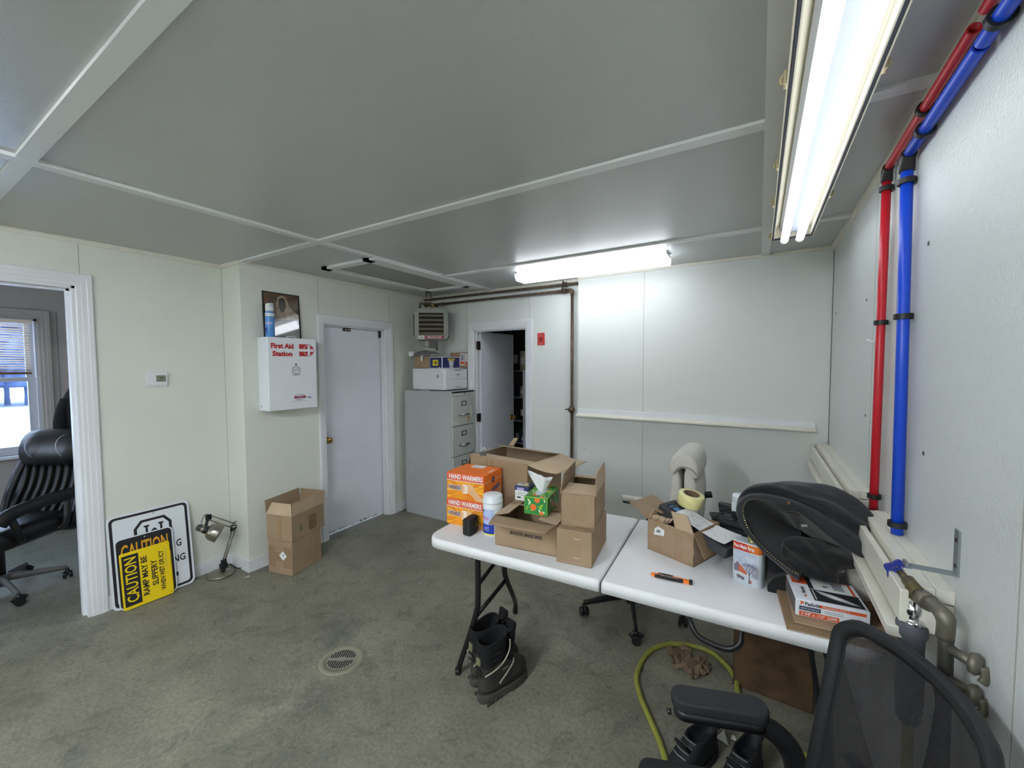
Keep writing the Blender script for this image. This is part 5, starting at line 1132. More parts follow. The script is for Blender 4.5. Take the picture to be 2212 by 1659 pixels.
# paper bag of sea salt
t = thing('paper_bag', 'crinkled white paper bag of sea salt behind the nail box', 'bag', (.345, 1.965, TZ), rz=8)
PBG = mat('kraft_white_paper', (214, 208, 196), .7, var=.06, vscale=20); b = MB(); rows = []
for i in range(9):
    z = .002+.135*i/8; f = i/8; row = []
    for x, y in rrect(.10+.0*f, .085-.04*f, .018, n=4): row.append((x*(1-.32*(1-f))*(1+.04*noise.noise(V((x*60, y*60, z*30)))), y*(1+.06*noise.noise(V((x*50, z*40, 3)))), z))
    rows.append(row)
b.grid(rows, PBG, cu=True); b.obj('bag_body', t, subd=1, recalc=False)
b = MB(FRT(.085, .066, .1) @ T(0, 0, .003)); b.text('CITRUS', T(.01, .108, 0), .007, INK, w=.03); b.text('SEA SALT', T(.01, .096, 0), .008, INK, w=.045); b.text('& HERB', T(.01, .084, 0), .007, INK, w=.036); b.patch(-.015, .066, .035, .068, GREYP, Matrix()); b.obj('bag_label', t)
b = MB(); b.tube([(.04, .0, .132), (.06, .0, .136), (.075, .005, .13)], .006, BRASS, n=8); b.obj('bag_tie', t)
# red mesh produce bag and dark blue bottle squeezed at the table end
t = thing('plastic_bag', 'crumpled translucent red and clear plastic bag at the table end', 'bag', (.385, 1.80, TZ))
b = MB(); rows = []
for i in range(9):
    rows.append([(.0+.045*math.sin(PI*j/8)*math.cos(.4*i)-.03, -.13+.26*i/8, .006+.075*math.sin(PI*j/8)*(.5+.5*math.sin(PI*i/8))+.012*noise.noise(V((i*.9, j*.9, 1)))) if 0 else (-.04+.08*j/8, -.13+.26*i/8, .006+.05*math.sin(PI*j/8)*math.sin(PI*(i+.5)/9)+.014*abs(noise.noise(V((i*.8, j*.8, 1))))) for j in range(9)])
b.grid(rows, mat('red_plastic', (196, 70, 62), .25, col2=(90, 84, 88), vscale=30, coat=.5)); b.obj('bag_film', t, subd=1, recalc=False)
t = thing('dark_bottle', 'dark blue bottle behind the blue tap handle', 'bottle', (.395, 1.99, TZ))
b = MB(); b.lathe([(0, 0), (.030, 0), (.032, .004), (.032, .10), (.014, .14), (.014, .165), (0, .165)], mat('bottle_navy', (16, 20, 44), .3)); b.obj('bottle_body', t)

# ---------------------------------------------------------------- black jacket heaped over the corner of the table
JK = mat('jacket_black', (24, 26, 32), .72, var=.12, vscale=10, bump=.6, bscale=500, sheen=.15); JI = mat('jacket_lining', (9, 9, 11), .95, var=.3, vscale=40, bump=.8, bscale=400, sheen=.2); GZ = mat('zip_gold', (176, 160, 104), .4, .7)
t = thing('black_jacket', 'black zip jacket heaped open on the right end of the table', 'jacket', (.17, 1.95, TZ+.05)); MJ = T(-.17, -1.95, -TZ-.05)
def arch(P, n=44):
    Q = [at(1560+cx/5.821, 1020+cy/5.821, y=yy) for cx, cy, yy in P]; Q = catmull(Q, 6)
    L = [0]
    for a, c in zip(Q, Q[1:]): L.append(L[-1]+(c-a).length)
    out = []; j = 0
    for i in range(n):
        s_ = L[-1]*i/(n-1)
        while j < len(L)-2 and L[j+1] < s_: j += 1
        f = (s_-L[j])/max(1e-9, L[j+1]-L[j]); out.append(Q[j].lerp(Q[j+1], min(1, max(0, f))))
    return out
rim = arch([(985, 1288, 1.765), (800, 1180, 1.79), (560, 980, 1.83), (360, 760, 1.87), (272, 560, 1.90), (268, 440, 1.92), (330, 352, 1.93), (470, 342, 1.93), (620, 392, 1.92), (780, 488, 1.91), (940, 505, 1.90), (1080, 590, 1.89), (1390, 845, 1.87), (1640, 1010, 1.86), (1830, 1130, 1.86)])
lip = arch([(965, 1372, 1.765), (800, 1235, 1.79), (530, 1010, 1.82), (300, 760, 1.86), (205, 600, 1.89), (185, 440, 1.92), (280, 320, 1.94), (420, 285, 1.94), (600, 292, 1.93), (830, 335, 1.90), (1010, 425, 1.88), (1200, 560, 1.87), (1460, 720, 1.86), (1720, 870, 1.86), (1880, 1010, 1.87)])
gro = arch([(950, 1368, 1.80), (780, 1225, 1.83), (510, 1000, 1.86), (285, 740, 1.90), (195, 570, 1.93), (182, 420, 1.96), (270, 300, 1.98), (420, 265, 1.99), (640, 290, 1.99), (880, 350, 1.98), (1100, 430, 1.97), (1320, 540, 1.95), (1560, 680, 1.93), (1800, 860, 1.92), (1930, 1030, 1.91)])
fol = arch([(900, 1340, 1.84), (740, 1190, 1.87), (480, 970, 1.90), (265, 700, 1.94), (180, 510, 1.96), (195, 360, 1.98), (300, 225, 1.98), (480, 172, 1.97), (700, 185, 1.96), (900, 262, 1.94), (1120, 345, 1.92), (1350, 440, 1.91), (1620, 590, 1.90), (1880, 780, 1.90), (2005, 1000, 1.90)])
mid = arch([(880, 1320, 1.88), (720, 1170, 1.92), (460, 950, 1.95), (260, 680, 1.98), (190, 480, 2.0), (215, 320, 2.01), (330, 200, 2.01), (520, 158, 2.0), (760, 150, 1.99), (1000, 190, 1.98), (1220, 260, 1.97), (1450, 370, 1.96), (1700, 520, 1.95), (1930, 740, 1.94), (2022, 980, 1.93)])
top_ = arch([(860, 1300, 1.94), (700, 1150, 1.98), (450, 930, 2.02), (270, 660, 2.05), (200, 450, 2.06), (245, 280, 2.06), (350, 188, 2.05), (560, 142, 2.04), (850, 105, 2.05), (1050, 118, 2.05), (1380, 160, 2.04), (1600, 262, 2.02), (1800, 400, 2.0), (1960, 620, 1.98), (2020, 960, 1.96)])
def shift(A, dy, z_, k=1.0): return [V((p.x, p.y+dy, max(TZ+.01, TZ+(p.z-TZ)*z_))) for p in A]
bk = shift(top_, .10, .90); bk2 = shift(top_, .17, .5); bk3 = shift(top_, .18, .02)
def wob(A, s_, sd): return [p+V((0, s_*(noise.noise(p*14+V((sd, 0, 0)))+.7*noise.noise(p*34+V((sd, 5, 0)))), s_*(noise.noise(p*16+V((0, sd, 0)))+.8*noise.noise(p*38+V((3, sd, 0)))))) for p in A]
def lerp(A, B, f): return [a.lerp(c, f) for a, c in zip(A, B)]
b = MB(MJ)
rows = [rim, wob(lerp(rim, lip, .5), .004, 11), wob(lip, .004, 12), lerp(lip, gro, .5), gro, wob(lerp(gro, fol, .35), .006, 13), wob(lerp(gro, fol, .7), .005, 14), wob(fol, .004, 15), wob(lerp(fol, mid, .2), .013, 1), wob(lerp(fol, mid, .4), .014, 1.4), wob(lerp(fol, mid, .7), .014, 1.8), wob(mid, .013, 2.2), wob(lerp(mid, top_, .2), .014, 2.5), wob(lerp(mid, top_, .45), .014, 2.9), wob(lerp(mid, top_, .75), .012, 3.3), wob(top_, .005, 4), bk, bk2, bk3]
b.grid(rows, JK); b.obj('shell', t, subd=1, solid=.004, recalc=False)
# lining running back into the dark opening
cav = V((.17, 2.03, TZ+.18))
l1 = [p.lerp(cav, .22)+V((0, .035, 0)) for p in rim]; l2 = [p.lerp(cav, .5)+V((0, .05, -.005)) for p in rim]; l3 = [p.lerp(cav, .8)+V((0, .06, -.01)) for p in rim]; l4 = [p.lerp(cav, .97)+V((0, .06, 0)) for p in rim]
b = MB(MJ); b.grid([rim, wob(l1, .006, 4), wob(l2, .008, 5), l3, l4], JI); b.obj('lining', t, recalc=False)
# metal zip teeth along the rim
b = MB(MJ); zr = [p+V((0, -.004, .0)) for p in rim[:31]]; zz = catmull(zr, 4); acc = 0
last = zz[0]
for a, c in zip(zz, zz[1:]):
    acc += (c-a).length
    if acc > .0048:
        acc = 0; dd = (c-a).normalized(); M = frame(c, dd, dd.cross(V((0, 1, 0)))) ; b.box((0, 0, 0), (.0020, .0045, .003), GZ, M)
b.obj('zipper_teeth', t)
b = MB(MJ); b.tube([p+V((0, -.001, 0)) for p in rim[:31]], (.0022, .0075), JI, n=6); b.obj('zipper_tape', t)
b = MB(MJ); z2 = arch([(350, 183, 2.035), (480, 152, 2.03), (600, 160, 2.02), (720, 190, 2.01), (860, 240, 1.99)], 60)
for a, c in zip(z2, z2[1:]): dd = (c-a).normalized(); b.box((0, 0, 0), (.0016, .004, .003), GZ, frame(c+V((0, -.012, .004)), dd, dd.cross(V((0, 1, 0)))))
b.obj('upper_zipper', t)
b = MB(MJ); q = at(1560+838/5.821, 1020+388/5.821, y=1.888); b.lathe([(0, 0), (.0055, 0), (.0055, .003), (0, .0038)], mat('copper_snap', (150, 110, 84), .4, .8), frame(q, (1, 0, .3), (-.3, .2, 1)), n=16, caps=(False, False)); b.obj('snap_button', t)
# dark pile filling the lower right of the opening
b = MB(MJ); rows = []
pile_t = arch([(740, 1010, 1.84), (760, 860, 1.90), (900, 800, 1.94), (1150, 830, 1.94), (1420, 930, 1.92), (1650, 1010, 1.90), (1900, 1060, 1.90), (2015, 1000, 1.91)], 26)
pile_m = arch([(780, 1100, 1.80), (850, 1010, 1.84), (1000, 980, 1.86), (1200, 1010, 1.86), (1430, 1060, 1.85), (1650, 1120, 1.85), (1850, 1130, 1.86), (2000, 1130, 1.88)], 26)
pile_b = arch([(985, 1285, 1.775), (1080, 1335, 1.78), (1250, 1400, 1.78), (1480, 1425, 1.79), (1450, 1310, 1.82), (1520, 1240, 1.85), (1750, 1212, 1.87), (1960, 1205, 1.89)], 26)
pile_l = arch([(880, 1200, 1.785), (980, 1180, 1.80), (1120, 1200, 1.80), (1320, 1260, 1.80), (1440, 1230, 1.82), (1600, 1190, 1.84), (1800, 1180, 1.86), (1990, 1170, 1.88)], 26)
pile_u = [p+V((0, .06, .004)) for p in pile_b]
b.grid([wob(lerp(pile_t, pile_t, 0), .0, 0), wob(lerp(pile_t, pile_m, .3), .02, 3), wob(lerp(pile_t, pile_m, .65), .024, 3.4), wob(pile_m, .022, 3.8), wob(lerp(pile_m, pile_l, .5), .02, 4.2), wob(pile_l, .014, 4.6), wob(lerp(pile_l, pile_b, .6), .006, 2), pile_b, pile_u], JI); b.obj('bunched_sleeve', t, subd=1, solid=.004, recalc=False)
b = MB(MJ); q = at(1560+1032/5.821, 1020+672/5.821, y=1.93); b.box((0, 0, 0), (.02, .002, .008), mat('label_grey', (150, 156, 152), .7), T(*q) @ RY(-8)); b.obj('neck_label', t)
b = MB(MJ); b.tube([at(1560+600/5.821, 1020+1030/5.821, y=1.93), at(1560+640/5.821, 1020+1150/5.821, y=1.92), at(1560+690/5.821, 1020+1300/5.821, y=1.92), at(1560+720/5.821, 1020+1440/5.821, z=TZ+.03)], [(.03, .045), (.035, .05), (.035, .05), (.03, .05)], JI, n=14, sm=4); b.obj('hanging_sleeve', t)

# ================================================================== THINGS ALONG THE RIGHT WALL
# galvanised shelf bracket
GS = mat('galvanised', (150, 158, 160), .45, .7)
t = thing('shelf_bracket', 'empty galvanized L-shaped bracket screwed to the right wall', 'bracket', (XR, 1.408, 1.11))
b = MB(); b.b2((-.004, -.014, 0), (0, .014, .11), GS); b.b2((-.0045, -.0145, .0), (-.003, -.012, .11), GS); b.b2((-.092, -.014, -.002), (0, .014, .001), GS); b.b2((-.097, -.014, -.002), (-.091, .014, .010), GS)
for z in (.02, .085): b.cyl((-.0055, 0, z), (-.004, 0, z), .005, DARKBR, n=10)
b.obj('bracket_plate', t)
# hose bib with blue handle, chrome coupling and grey hose guard
xf = XR-.072
GV = mat('galvanised_pipe', (112, 108, 96), .5, .6, var=.15, vscale=30); OB = mat('dull_brass', (112, 102, 70), .5, .7)
t = thing('hose_tap', 'wall tap with blue round handle and galvanized riser by the right wall', 'tap', (xf, 1.30, 1.05)); Mi = T(-xf, -1.30, -1.05)
b = MB(Mi); b.tube([(xf+.025, 1.285, .30), (xf+.022, 1.285, .98), (xf+.02, 1.288, 1.03)], .0135, mat('dark_riser', (70, 70, 64), .55, .5), n=14); b.obj('riser_pipe', t)
b = MB(Mi); b.tube([(xf+.02, 1.287, 1.0), (xf+.02, 1.287, 1.045), (xf+.012, 1.31, 1.056), (xf+.003, 1.38, 1.05)], [.016, .0175, .016, .015], GV, n=14, sm=4); b.cyl((xf+.006, 1.335, 1.053), (xf+.0, 1.362, 1.052), .021, GV, n=8); b.obj('elbow', t)
b = MB(Mi); b.cyl((xf, 1.38, 1.05), (xf-.002, 1.46, 1.048), .0155, OB, n=12); b.cyl((xf-.002, 1.455, 1.048), (xf-.006, 1.52, 1.044), .009, OB, n=10); b.cyl((xf-.001, 1.425, 1.05), (xf-.001, 1.425, 1.018), .017, OB, n=12); b.obj('valve_body', t)
b = MB(Mi @ frame((xf-.007, 1.525, 1.043), (1, 0, 0), (0, 0, 1))); BH = mat('tap_blue', (34, 46, 140), .35)
rr5 = []
for k in range(30): a = 2*PI*k/30; q = .030+.004*math.sin(5*a); rr5.append((q*math.cos(a), q*math.sin(a)))
b.hole_plate(rr5, [(x*.62, y*.62) for x, y in rr5], -.006, .006, BH); b.lathe([(0, -.006), (.011, -.006), (.011, .008), (0, .008)], BH, n=14)
for a in (0, 72, 144, 216, 288): b.b2((.008, -.003, -.004), (.024, .003, .004), BH, M=RZ(a+18))
b.obj('tap_handle', t)
b = MB(Mi @ T(xf-.001, 1.425, .95)); b.lathe([(0, .066), (.019, .066), (.019, .052), (.021, .05), (.021, .03), (.018, .028), (.018, .012), (.023, .01), (.023, 0), (0, 0)], CHROME, n=20); b.cyl((.0, -.015, .02), (.0, -.036, .018), .006, CHROME, n=10); b.lathe([(0, -.008), (.008, -.004), (.009, .002), (.006, .008), (0, .009)], CHROME, T(0, -.038, .018), n=12); b.obj('quick_coupling', t)
for z, yy in ((.985, 1.262), (.915, 1.262)):
    b = MB(Mi @ T(xf+.045, yy-.02, z)); b.cyl((-.018, .03, 0), (.008, -.008, 0), .011, GV, n=12); b.lathe([(0, 0), (.021, .003), (.024, .012), (.018, .018), (0, .02)], GV, RZ(-35) @ RY(90), n=16); b.tube([(.018, -.01, .0), (.022, -.014, -.02), (.016, -.014, -.034)], (.004, .009), GV, n=8, sm=3); b.obj('drain_valve', t)
# grey hose grip then yellow green hose
HS = mat('hose_yellow_green', (146, 148, 62), .5, var=.12, vscale=25); GRB = mat('hose_guard_grey', (88, 90, 98), .75, bump=.4, bscale=300)
xg, yg = xf-.001, 1.425
t = thing('garden_hose', 'yellow green hose looping over the floor under the table', 'hose', (-.25, 2.1, 0)); Mi = T(.25, -2.1, 0)
b = MB(Mi @ T(xg, yg, .955)); b.lathe([(0, .0), (.030, 0), (.032, -.006), (.032, -.03), (.027, -.04), (.026, -.07), (.0285, -.12), (.0285, -.20), (.025, -.26), (.02, -.27), (0, -.27)], GRB, n=26); b.obj('hose_guard', t)
hz_ = .0125
pts = [(xg, yg, .70), (xg+.0, yg+.0, .45), (xg-.02, yg+.02, .15), (.30, 1.50, .03)]+[tuple(at(px_, py_, z=hz_)) for px_, py_ in ((1800, 1660), (1735, 1630), (1680, 1590), (1640, 1562), (1612, 1538))]
fl = [at(1593, 1490, z=hz_), at(1590, 1470, z=hz_), at(1568, 1436, z=hz_), at(1522, 1402, z=hz_), at(1450, 1391, z=hz_), at(1402, 1408, z=hz_), at(1376, 1455, z=hz_), at(1382, 1500, z=hz_), at(1398, 1540, z=hz_), at(1420, 1590, z=hz_), at(1437, 1640, z=hz_), at(1450, 1700, z=hz_), at(1480, 1800, z=hz_)]
fl = [V(p) for p in fl]; mid_ = at(1601, 1512, z=hz_)
b = MB(Mi); b.tube([V(p) for p in pts]+[mid_]+fl, .0125, HS, n=12, sm=8); b.obj('hose_line', t)
# crumpled brown paper
c = at(1487, 1435, z=0)
b = MB(); rows = []; rr = random.Random(21)
for i in range(17):
    row = []
    for j in range(13):
        x = -.10+.20*i/16; y = -.08+.16*j/12; n1 = noise.noise(V((x*26, y*26, 4))); n2 = noise.noise(V((x*60, y*60, 9)))
        row.append((x*(1+.25*n1), y*(1+.35*n2)+.02*math.sin(i*.7), .004+abs(.05*n1)+abs(.018*n2)))
    rows.append(row)
b.grid(rows, mat('kraft_paper', (118, 98, 76), .9), smooth=False)
o = b.obj('crumpled_paper', recalc=False, solid=.0015); o.location = (c.x, c.y, .002); o.rotation_euler = (0, 0, R(-30)); tag(o, 'crumpled brown kraft paper on the floor inside the hose loop', 'paper')
# dark carton under the table
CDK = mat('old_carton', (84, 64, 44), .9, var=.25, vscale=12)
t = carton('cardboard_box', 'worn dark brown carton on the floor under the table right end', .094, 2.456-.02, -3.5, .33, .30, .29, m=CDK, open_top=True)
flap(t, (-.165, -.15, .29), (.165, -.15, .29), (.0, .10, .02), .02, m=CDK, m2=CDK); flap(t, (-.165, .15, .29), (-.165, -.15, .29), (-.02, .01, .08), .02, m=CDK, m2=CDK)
# bits of paper by the shoes
for (px, py, q, lb) in ((1558, 1590, [(-.02, -.02), (.03, -.035), (.008, .04)], 'pale paper triangle on the floor beyond the black shoes'), (1583, 1594, [(-.008, -.012), (.014, -.008), (.006, .016), (-.006, .012)], 'tiny white paper scrap on the floor right of the pale triangle')):
    p = at(px, py, z=.002); b = MB(T(*p)); b.prism(q, 0, .001, PAPER); tag(b.obj('paper_scrap'), lb, 'paper')

# ================================================================== FOOTWEAR
SOLE = mat('boot_sole', (66, 63, 58), .85, var=.2, vscale=30, bump=.4, bscale=120); LTH = mat('boot_leather', (50, 46, 43), .7, var=.25, vscale=18, bump=.3, bscale=90); FBR = mat('boot_fabric', (15, 16, 19), .95, var=.2, vscale=60); PIP = mat('boot_piping', (172, 170, 150), .5); LIN = mat('boot_lining', (12, 12, 14), 1.0)
def oval(cx, w, l0, l1, z, n=28, toe=.8):
    """closed loop in local xy: +y is toe; l0 heel y, l1 toe y"""
    P = []; cy = (l0+l1)/2; hl = (l1-l0)/2
    for k in range(n):
        a = 2*PI*k/n; s_, c_ = math.sin(a), math.cos(a); e = .8
        x = w/2*math.copysign(abs(c_)**e, c_); y = hl*math.copysign(abs(s_)**e, s_)
        f = 1+.12*(y/hl) if toe else 1; waist = 1-.10*math.exp(-((y/hl+.15)/.35)**2)
        P.append((cx+x*f*waist, cy+y, z))
    return P
def boot(label, x, y, rz, z=0):
    t = thing('work_boot', label, 'boot', (x, y, z), rz=rz, group='pair of work boots')
    b = MB(); R_ = [oval(0, .102, -.145, .150, 0), oval(0, .112, -.15, .158, .008), oval(0, .112, -.15, .158, .034), oval(0, .106, -.146, .152, .040)]
    b.skin([[b.v(p) for p in r] for r in R_], SOLE, caps=(True, True)); b.obj('sole', t)
    b = MB()
    for sgn in (-1, 1):
        for i in range(11):
            yy = -.125+i*.025; ww = .0535*(1-.45*max(0, (yy-.07)/.08)**2) if yy > 0 else .048
            b.box((sgn*ww, yy, .009), (.008, .016, .016), SOLE, bev=.002, seg=1)
    b.obj('tread_lugs', t)
    b = MB(); spec = [(.104, -.144, .151, .038), (.110, -.145, .155, .062), (.108, -.143, .152, .088), (.100, -.140, .138, .110), (.092, -.137, .098, .128), (.088, -.136, .045, .148), (.090, -.136, .014, .178)]
    b.skin([[b.v(p) for p in oval(0, *q)] for q in spec], LTH, caps=(True, False)); b.obj('leather_upper', t, subd=1)
    b = MB(); spec = [(.089, -.1355, .012, .172), (.094, -.138, .010, .21), (.100, -.142, .014, .25), (.106, -.146, .022, .28), (.108, -.146, .026, .292), (.100, -.140, .020, .296), (.088, -.130, .010, .288), (.080, -.122, -.002, .24), (.074, -.118, -.010, .16), (.070, -.115, -.01, .10)]
    b.skin([[b.v((p[0], p[1], p[2]+(.018*max(0, (p[1]+.05)/.07) if p[2] > .24 else 0))) for p in oval(0, *q, toe=0)] for q in spec], FBR, caps=(False, True)); b.obj('boot_shaft', t, subd=1)
    for zz in (.205, .235, .265): b = MB(); b.skin([[b.v((p[0]*1.03, p[1]*1.0-.002, p[2])) for p in oval(0, .096+.12*(zz-.2), -.140-.08*(zz-.2), .012, q, toe=0)] for q in (zz-.010, zz, zz+.010)], FBR, caps=(False, False)); b.obj('padding_ring', t)
    b = MB(); b.b2((-.032, .005, .15), (.032, .028, .33), FBR, M=T(0, .0, 0) @ RX(-9), bev=.010, seg=3); b.obj('tongue', t)
    for s_ in (-1, 1):
        b = MB(); b.tube([(s_*.045, -.14, .155), (s_*.053, -.09, .162), (s_*.052, -.03, .178), (s_*.046, .012, .215), (s_*.044, .018, .265)], .0035, PIP, n=8, sm=4); b.obj('piping', t)
        b = MB(); b.tube([(s_*.055, -.06, .085), (s_*.053, -.01, .112), (s_*.046, .035, .135), (s_*.036, .05, .15)], (.0025, .006), PIP, n=8, sm=4); b.obj('reflective_strip', t)
        b = MB(); b.box((s_*.0525, -.02, .142), (.002, .032, .009), mat('boot_tag', (112, 116, 84), .6)); b.obj('side_tag', t)
    b = MB(); b.tube([(-.02, -.146, .14), (0, -.152, .15), (.02, -.146, .14), (.02, -.146, .17), (0, -.153, .18), (-.02, -.146, .17)], .004, FBR, n=6); b.b2((-.014, -.149, .19), (.014, -.142, .225), MATS['boot_tag']); b.obj('heel_loop', t)
    r6 = random.Random(3); b = MB()
    for k in range(6):
        z_ = .115+.03*k; yy = .075-.018*k if k < 3 else .034; b.tube([(-.032, yy-.005, z_), (0, yy+.012, z_+.008), (.032, yy-.005, z_)], .003, BLACK, n=6, sm=3)
    b.tube([(.01, .10, .115), (.03, .10, .10), (.0, .115, .103), (-.03, .10, .09)], .003, BLACK, n=6, sm=3); b.obj('laces', t)
    b = MB(); b.tube([(.03, .012, .30), (.05, .035, .325), (.045, .05, .30), (.035, .03, .28)], (.003, .012), FBR, n=8, sm=3); b.obj('strap', t)
    return t
boot('dirty black work boot nearer the camera under the table left end', -1.080, 1.672, -17)
boot('dirty black work boot behind its mate against the table leg', -1.168, 1.735, -20)
def shoe(label, x, y, rz):
    t = thing('black_shoe', label, 'shoe', (x, y, 0), rz=rz, group='pair of black shoes')
    b = MB(); R_ = [oval(0, .096, -.14, .145, 0), oval(0, .102, -.145, .15, .006), oval(0, .102, -.145, .15, .026), oval(0, .097, -.142, .146, .030)]; b.skin([[b.v(p) for p in r] for r in R_], mat('shoe_sole', (30, 30, 32), .8)); b.obj('sole', t)
    b = MB(); spec = [(.095, -.138, .142, .028), (.098, -.139, .144, .048), (.094, -.136, .136, .066), (.086, -.134, .100, .084), (.082, -.134, .055, .100), (.080, -.138, .035, .125), (.070, -.128, .020, .124), (.062, -.120, .01, .06)]
    b.skin([[b.v(p) for p in oval(0, *q)] for q in spec], mat('shoe_black', (26, 28, 32), .7, var=.3, vscale=25), caps=(True, True)); b.obj('upper', t, subd=1)
    b = MB(); b.box((0, .045, .115), (.05, .012, .07), FBR, RX(-35) @ T(0, -.05, .02), bev=.005); b.obj('tongue', t)
    b = MB()
    for k in range(4): yy = .095-.02*k; z_ = .088+.011*k; b.tube([(-.028, yy-.004, z_), (0, yy+.006, z_+.006), (.028, yy-.004, z_)], .0028, mat('grey_lace', (120, 120, 120), .7), n=6, sm=3)
    b.obj('laces', t)
    b = MB(); b.tube([(-.018, -.140, .10), (0, -.150, .135), (.018, -.140, .10)], (.003, .008), FBR, n=8, sm=4); b.obj('heel_loop', t)
p = at(1512, 1618, z=.06); shoe('black lace up shoe on the floor, left of the pair near the chair arm', p.x-.02, p.y-.02, 152)
p = at(1605, 1648, z=.06); shoe('black lace up shoe on the floor, right of the pair near the chair arm', p.x+.0, p.y-.02, 160)

# ================================================================== BEIGE CHAIR BEHIND THE TABLE
BG = mat('beige_fabric', (206, 202, 192), .9, var=.04, vscale=20, bump=.4, bscale=300); BGD = mat('beige_seam', (150, 146, 138), .9)
t = thing('office_chair', 'beige high back office chair behind the table, seen from its side', 'office chair', (-.69, 2.65, 0), rz=0)
star_base(t, .32, .40, BLACK, start=-70, h0=.085)
b = MB(); b.box((0, 0, .47), (.50, .50, .11), BG, bev=.045, seg=4); b.obj('seat', t, subd=1)
b = MB(); b.box((.0, 0, .40), (.24, .22, .04), BLACK, bev=.008); b.obj('tilt_mechanism', t)
def slab(P, yw, m, nm):
    # side profile (x,z) swept over width with rounded edges
    b = MB(); rows = []
    for f, k in ((-1, .72), (-.97, .86), (-.85, .97), (-.5, 1), (0, 1.02), (.5, 1), (.85, .97), (.97, .86), (1, .72)):
        cx_ = sum(p[0] for p in P)/len(P); cz_ = sum(p[1] for p in P)/len(P)
        rows.append([b.v((cx_+.03+(p[0]-cx_)*k, f*yw+.04, cz_-.018+(p[1]-cz_)*(k*.25+.75))) for p in P])
    b.skin(rows, m, caps=(True, True)); return b.obj(nm, t, subd=1)
slab([(.20, .50), (.19, .7), (.235, .9), (.245, 1.02), (.262, 1.06), (.29, 1.04), (.30, .9), (.29, .7), (.28, .5)], .23, BG, 'back_cushion')
slab([(.302, .50), (.303, .7), (.308, .9), (.30, 1.03), (.315, 1.06), (.36, 1.05), (.395, .9), (.39, .7), (.35, .5)], .22, BG, 'back_shell')
slab([(.225, 1.00), (.215, 1.06), (.235, 1.115), (.28, 1.14), (.34, 1.135), (.385, 1.10), (.392, 1.03), (.385, .98), (.36, 1.035), (.31, 1.062), (.262, 1.05)], .225, BG, 'head_cushion')
b = MB(); b.M = T(.03, .04, -.018); b.tube([(.258, -.232, 1.02), (.28, -.236, 1.058), (.32, -.236, 1.066), (.36, -.234, 1.05), (.385, -.232, 1.01)], .004, BGD, n=8, sm=4); b.obj('seam_piping', t)
for s_ in (-1, 1):
    b = MB(); P_ = rrect(.30, .055, .024); b.prism(P_, 0, .028, BG, T(-.0, s_*.27+.03, .64), smooth=True); b.obj('arm_pad', t)
    b = MB(); b.prism(rrect(.29, .05, .022), -.018, 0, BLACK, T(-.0, s_*.27+.03, .64), smooth=True); b.tube([(.05, s_*.27+.03, .63), (.06, s_*.275, .50), (.05, s_*.2, .42)], (.012, .03), BLACK, n=8, sm=3); b.obj('arm_support', t)
b = MB(); b.tube([(.36, .1, .80), (.42, .1, .82), (.46, .1, .83)], (.012, .02), BLACK, n=8); b.obj('adjuster_knob', t)

# ================================================================== MESH CHAIR IN FRONT
FA_ = 199.0
fw = V((math.cos(R(FA_)), math.sin(R(FA_)), 0)); sd = V((-fw.y, fw.x, 0))*-1      # sd points to the far side
if sd.y < 0: sd = -sd
cb_ = V((.2716, 1.147, 0)); c0 = cb_+fw*.30
t = thing('mesh_chair', 'black mesh back office chair in the foreground by the right wall', 'office chair', (c0.x, c0.y, 0))
ML = frame((0, 0, 0), sd, -fw) # local x=far side, y=back, z=up? fixed below
ML = Matrix(((sd.x, -fw.x, 0, 0), (sd.y, -fw.y, 0, 0), (0, 0, 1, 0), (0, 0, 0, 1)))     # local: x -> far side, y -> backwards, z up
star_base(t, .31, .38, BLACK, start=25)
b = MB(ML); b.box((-.02, .01, .455), (.46, .46, .09), mat('seat_fabric_black', (20, 21, 24), .9), bev=.04, seg=4); b.obj('seat', t, subd=1)
b = MB(ML); b.box((0, 0, .375), (.22, .26, .04), BLACK, bev=.008); b.obj('tilt_mechanism', t)
# back outline in local (x, s) where s runs up the reclined back; slightly wrapped
def bp(x, s_, off=0):
    y = .215+.30*(s_-.0)*.0+(s_-.42)*.21; z = s_
    y2 = y-.055*(1-min(1, abs(x)/.235)**2)*-1
    wrap_ = -.065*(x/.225)**2
    return V((x, y+.03+wrap_+off, z))
outl = []
W0, W1, zb0, zt0 = .195, .222, .50, .972
def side_pts():
    L = []
    for k in range(9): f = k/8; L.append((W0+(W1-W0)*f, zb0+(zt0-.06-zb0)*f))
    for k in range(1, 6): a = R(90*k/5); L.append((W1-.06+.06*math.cos(a), zt0-.06+.06*math.sin(a)))
    return L
Rr = side_pts(); topm = [(x, zt0+.006*(1-(x/.17)**2)) for x in (.11, .055, 0, -.055, -.11)]; Ll = [(-x, z) for x, z in reversed(Rr)]
botm = [(x, zb0-.012) for x in (-.13, -.06, 0, .06, .13)]
loop = Rr+topm+Ll+botm
MF = mat('chair_frame_black', (22, 23, 26), .5); MIN = mat('chair_frame_inner', (12, 12, 14), .6)
def ringb(k, off): return [bp(x*(1-k/.22*1.0) if 0 else x-k*(1 if x > 0 else -1)*min(1, abs(x)/.1), z-k*((z-.72)/.24), off) for x, z in loop]
b = MB(ML); rg = [[b.v(p) for p in ringb(k, o_)] for k, o_ in ((0, -.004), (-.003, .008), (0, .02), (.012, .022), (.024, .012), (.024, 0), (.012, -.008), (0, -.004))]
b.skin(rg, MF, caps=(False, False)); b.obj('back_frame', t)
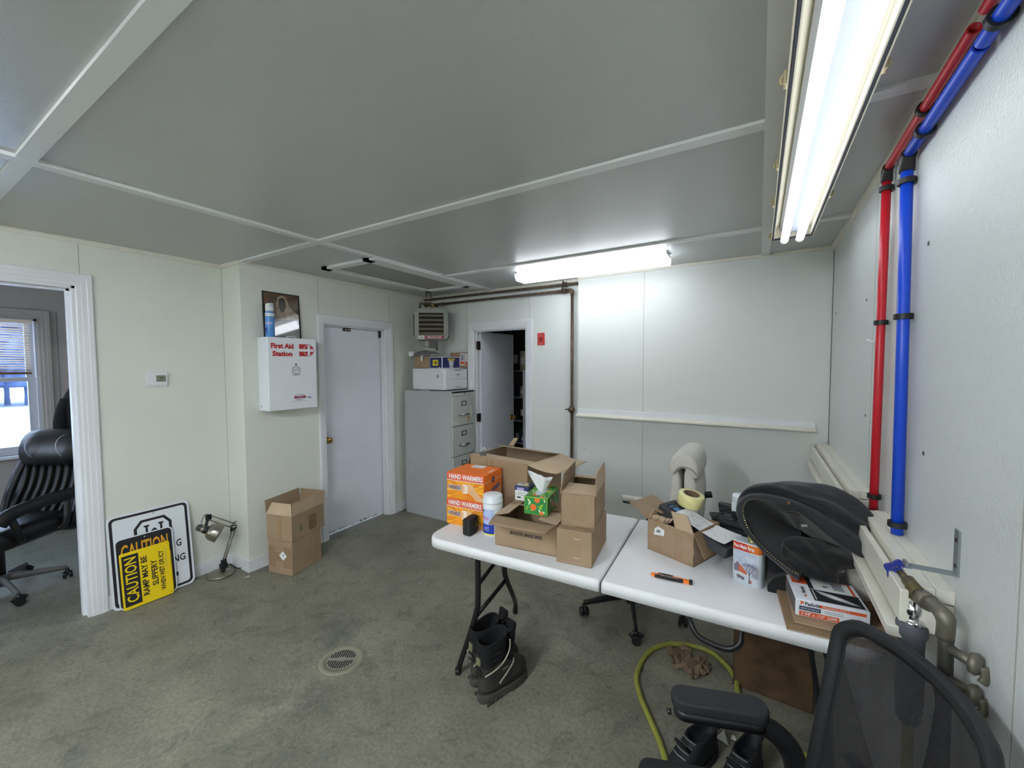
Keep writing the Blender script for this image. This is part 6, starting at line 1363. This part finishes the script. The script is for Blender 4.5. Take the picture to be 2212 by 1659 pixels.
# see-through mesh
mm = bpy.data.materials.new('chair_mesh'); mm.use_nodes = True; n_ = mm.node_tree.nodes; l_ = mm.node_tree.links; pb_ = n_['Principled BSDF']; pb_.inputs['Base Color'].default_value = (.012, .012, .014, 1); pb_.inputs['Roughness'].default_value = .6
tc_ = n_.new('ShaderNodeUVMap'); mth = []
sp_ = n_.new('ShaderNodeSeparateXYZ'); l_.new(tc_.outputs[0], sp_.inputs[0])
def mnode(op, a, v=None, b2=None):
    q = n_.new('ShaderNodeMath'); q.operation = op; l_.new(a, q.inputs[0])
    if v is not None: q.inputs[1].default_value = v
    if b2 is not None: l_.new(b2, q.inputs[1])
    return q.outputs[0]
fx = mnode('LESS_THAN', mnode('FRACT', sp_.outputs['X']), .46); fy = mnode('LESS_THAN', mnode('FRACT', sp_.outputs['Y']), .46)
hole = mnode('MULTIPLY', fx, b2=fy); al = mnode('SUBTRACT', hole, 1.0); al = mnode('MULTIPLY', al, -1.0); l_.new(al, pb_.inputs['Alpha'])
b = MB(ML); nx_, nz_ = 21, 26; uvs = {}
G = [[None]*(nx_+1) for _ in range(nz_+1)]
for j in range(nz_+1):
    f = j/nz_; z = zb0+.01+(zt0-.026-zb0)*f; hw = W0+(W1-W0)*min(1, (z-zb0)/(zt0-.06-zb0))-.024
    if z > zt0-.07: q = (z-(zt0-.07))/.06; hw -= .045*(1-math.sqrt(max(0, 1-min(1, q)**2)))
    for i in range(nx_+1):
        x = -hw+2*hw*i/nx_; v_ = b.v(bp(x, z, .004)); G[j][i] = v_; uvs[v_] = (x/.003, z/.003)
uvl = b.bm.loops.layers.uv.new('UVMap')
for j in range(nz_):
    for i in range(nx_):
        f_ = b._f([G[j][i], G[j][i+1], G[j+1][i+1], G[j+1][i]], mm, True)
        for lp in f_.loops: lp[uvl].uv = uvs[lp.vert]
b.obj('mesh_panel', t, recalc=False)
b = MB(ML); b.tube([bp(0, .49, .03), bp(0, .6, .045), bp(0, .75, .045), bp(0, .90, .032), bp(0, .955, .018)], [(.028, .009), (.016, .008), (.013, .007), (.013, .007), (.016, .006)], MIN, n=10, sm=4); b.obj('spine', t)
b = MB(ML); b.tube([bp(-.15, .64, .03), bp(0, .615, .04), bp(.15, .64, .03)], (.02, .006), MIN, n=8, sm=5); b.obj('lumbar_bar', t)
b = MB(ML); b.tube([(0, .04, .38), (0, .2, .385), (0, .265, .43), bp(0, .52, .035)], (.03, .012), BLACK, n=10, sm=5); b.obj('back_bracket', t)
ARM = mat('arm_pad_grey_black', (30, 32, 36), .7, bump=.3, bscale=400)
for s_ in (-1, 1):
    xx = s_*.24
    b = MB(ML); b.prism(rrect(.078, .26, .036), 0, .034, ARM, T(xx, .012, .628), smooth=True); o = b.obj('arm_pad', t)
    q = o.modifiers.new('soft', 'BEVEL'); q.width = .008; q.segments = 3; q.limit_method = 'ANGLE'
    b = MB(ML); b.prism(rrect(.066, .245, .03), -.026, 0, BLACK, T(xx, .012, .628), smooth=True); b.cyl((xx, -.118, .60), (xx, -.128, .60), .008, BLACK, n=10); b.obj('arm_tray', t)
    b = MB(ML); b.tube([(xx, .05, .612), (xx, .15, .595), (s_*.24, .21, .52), (s_*.22, .20, .42), (s_*.1, .10, .385)], (.018, .030), BLACK, n=12, sm=5); b.obj('arm_bracket', t)
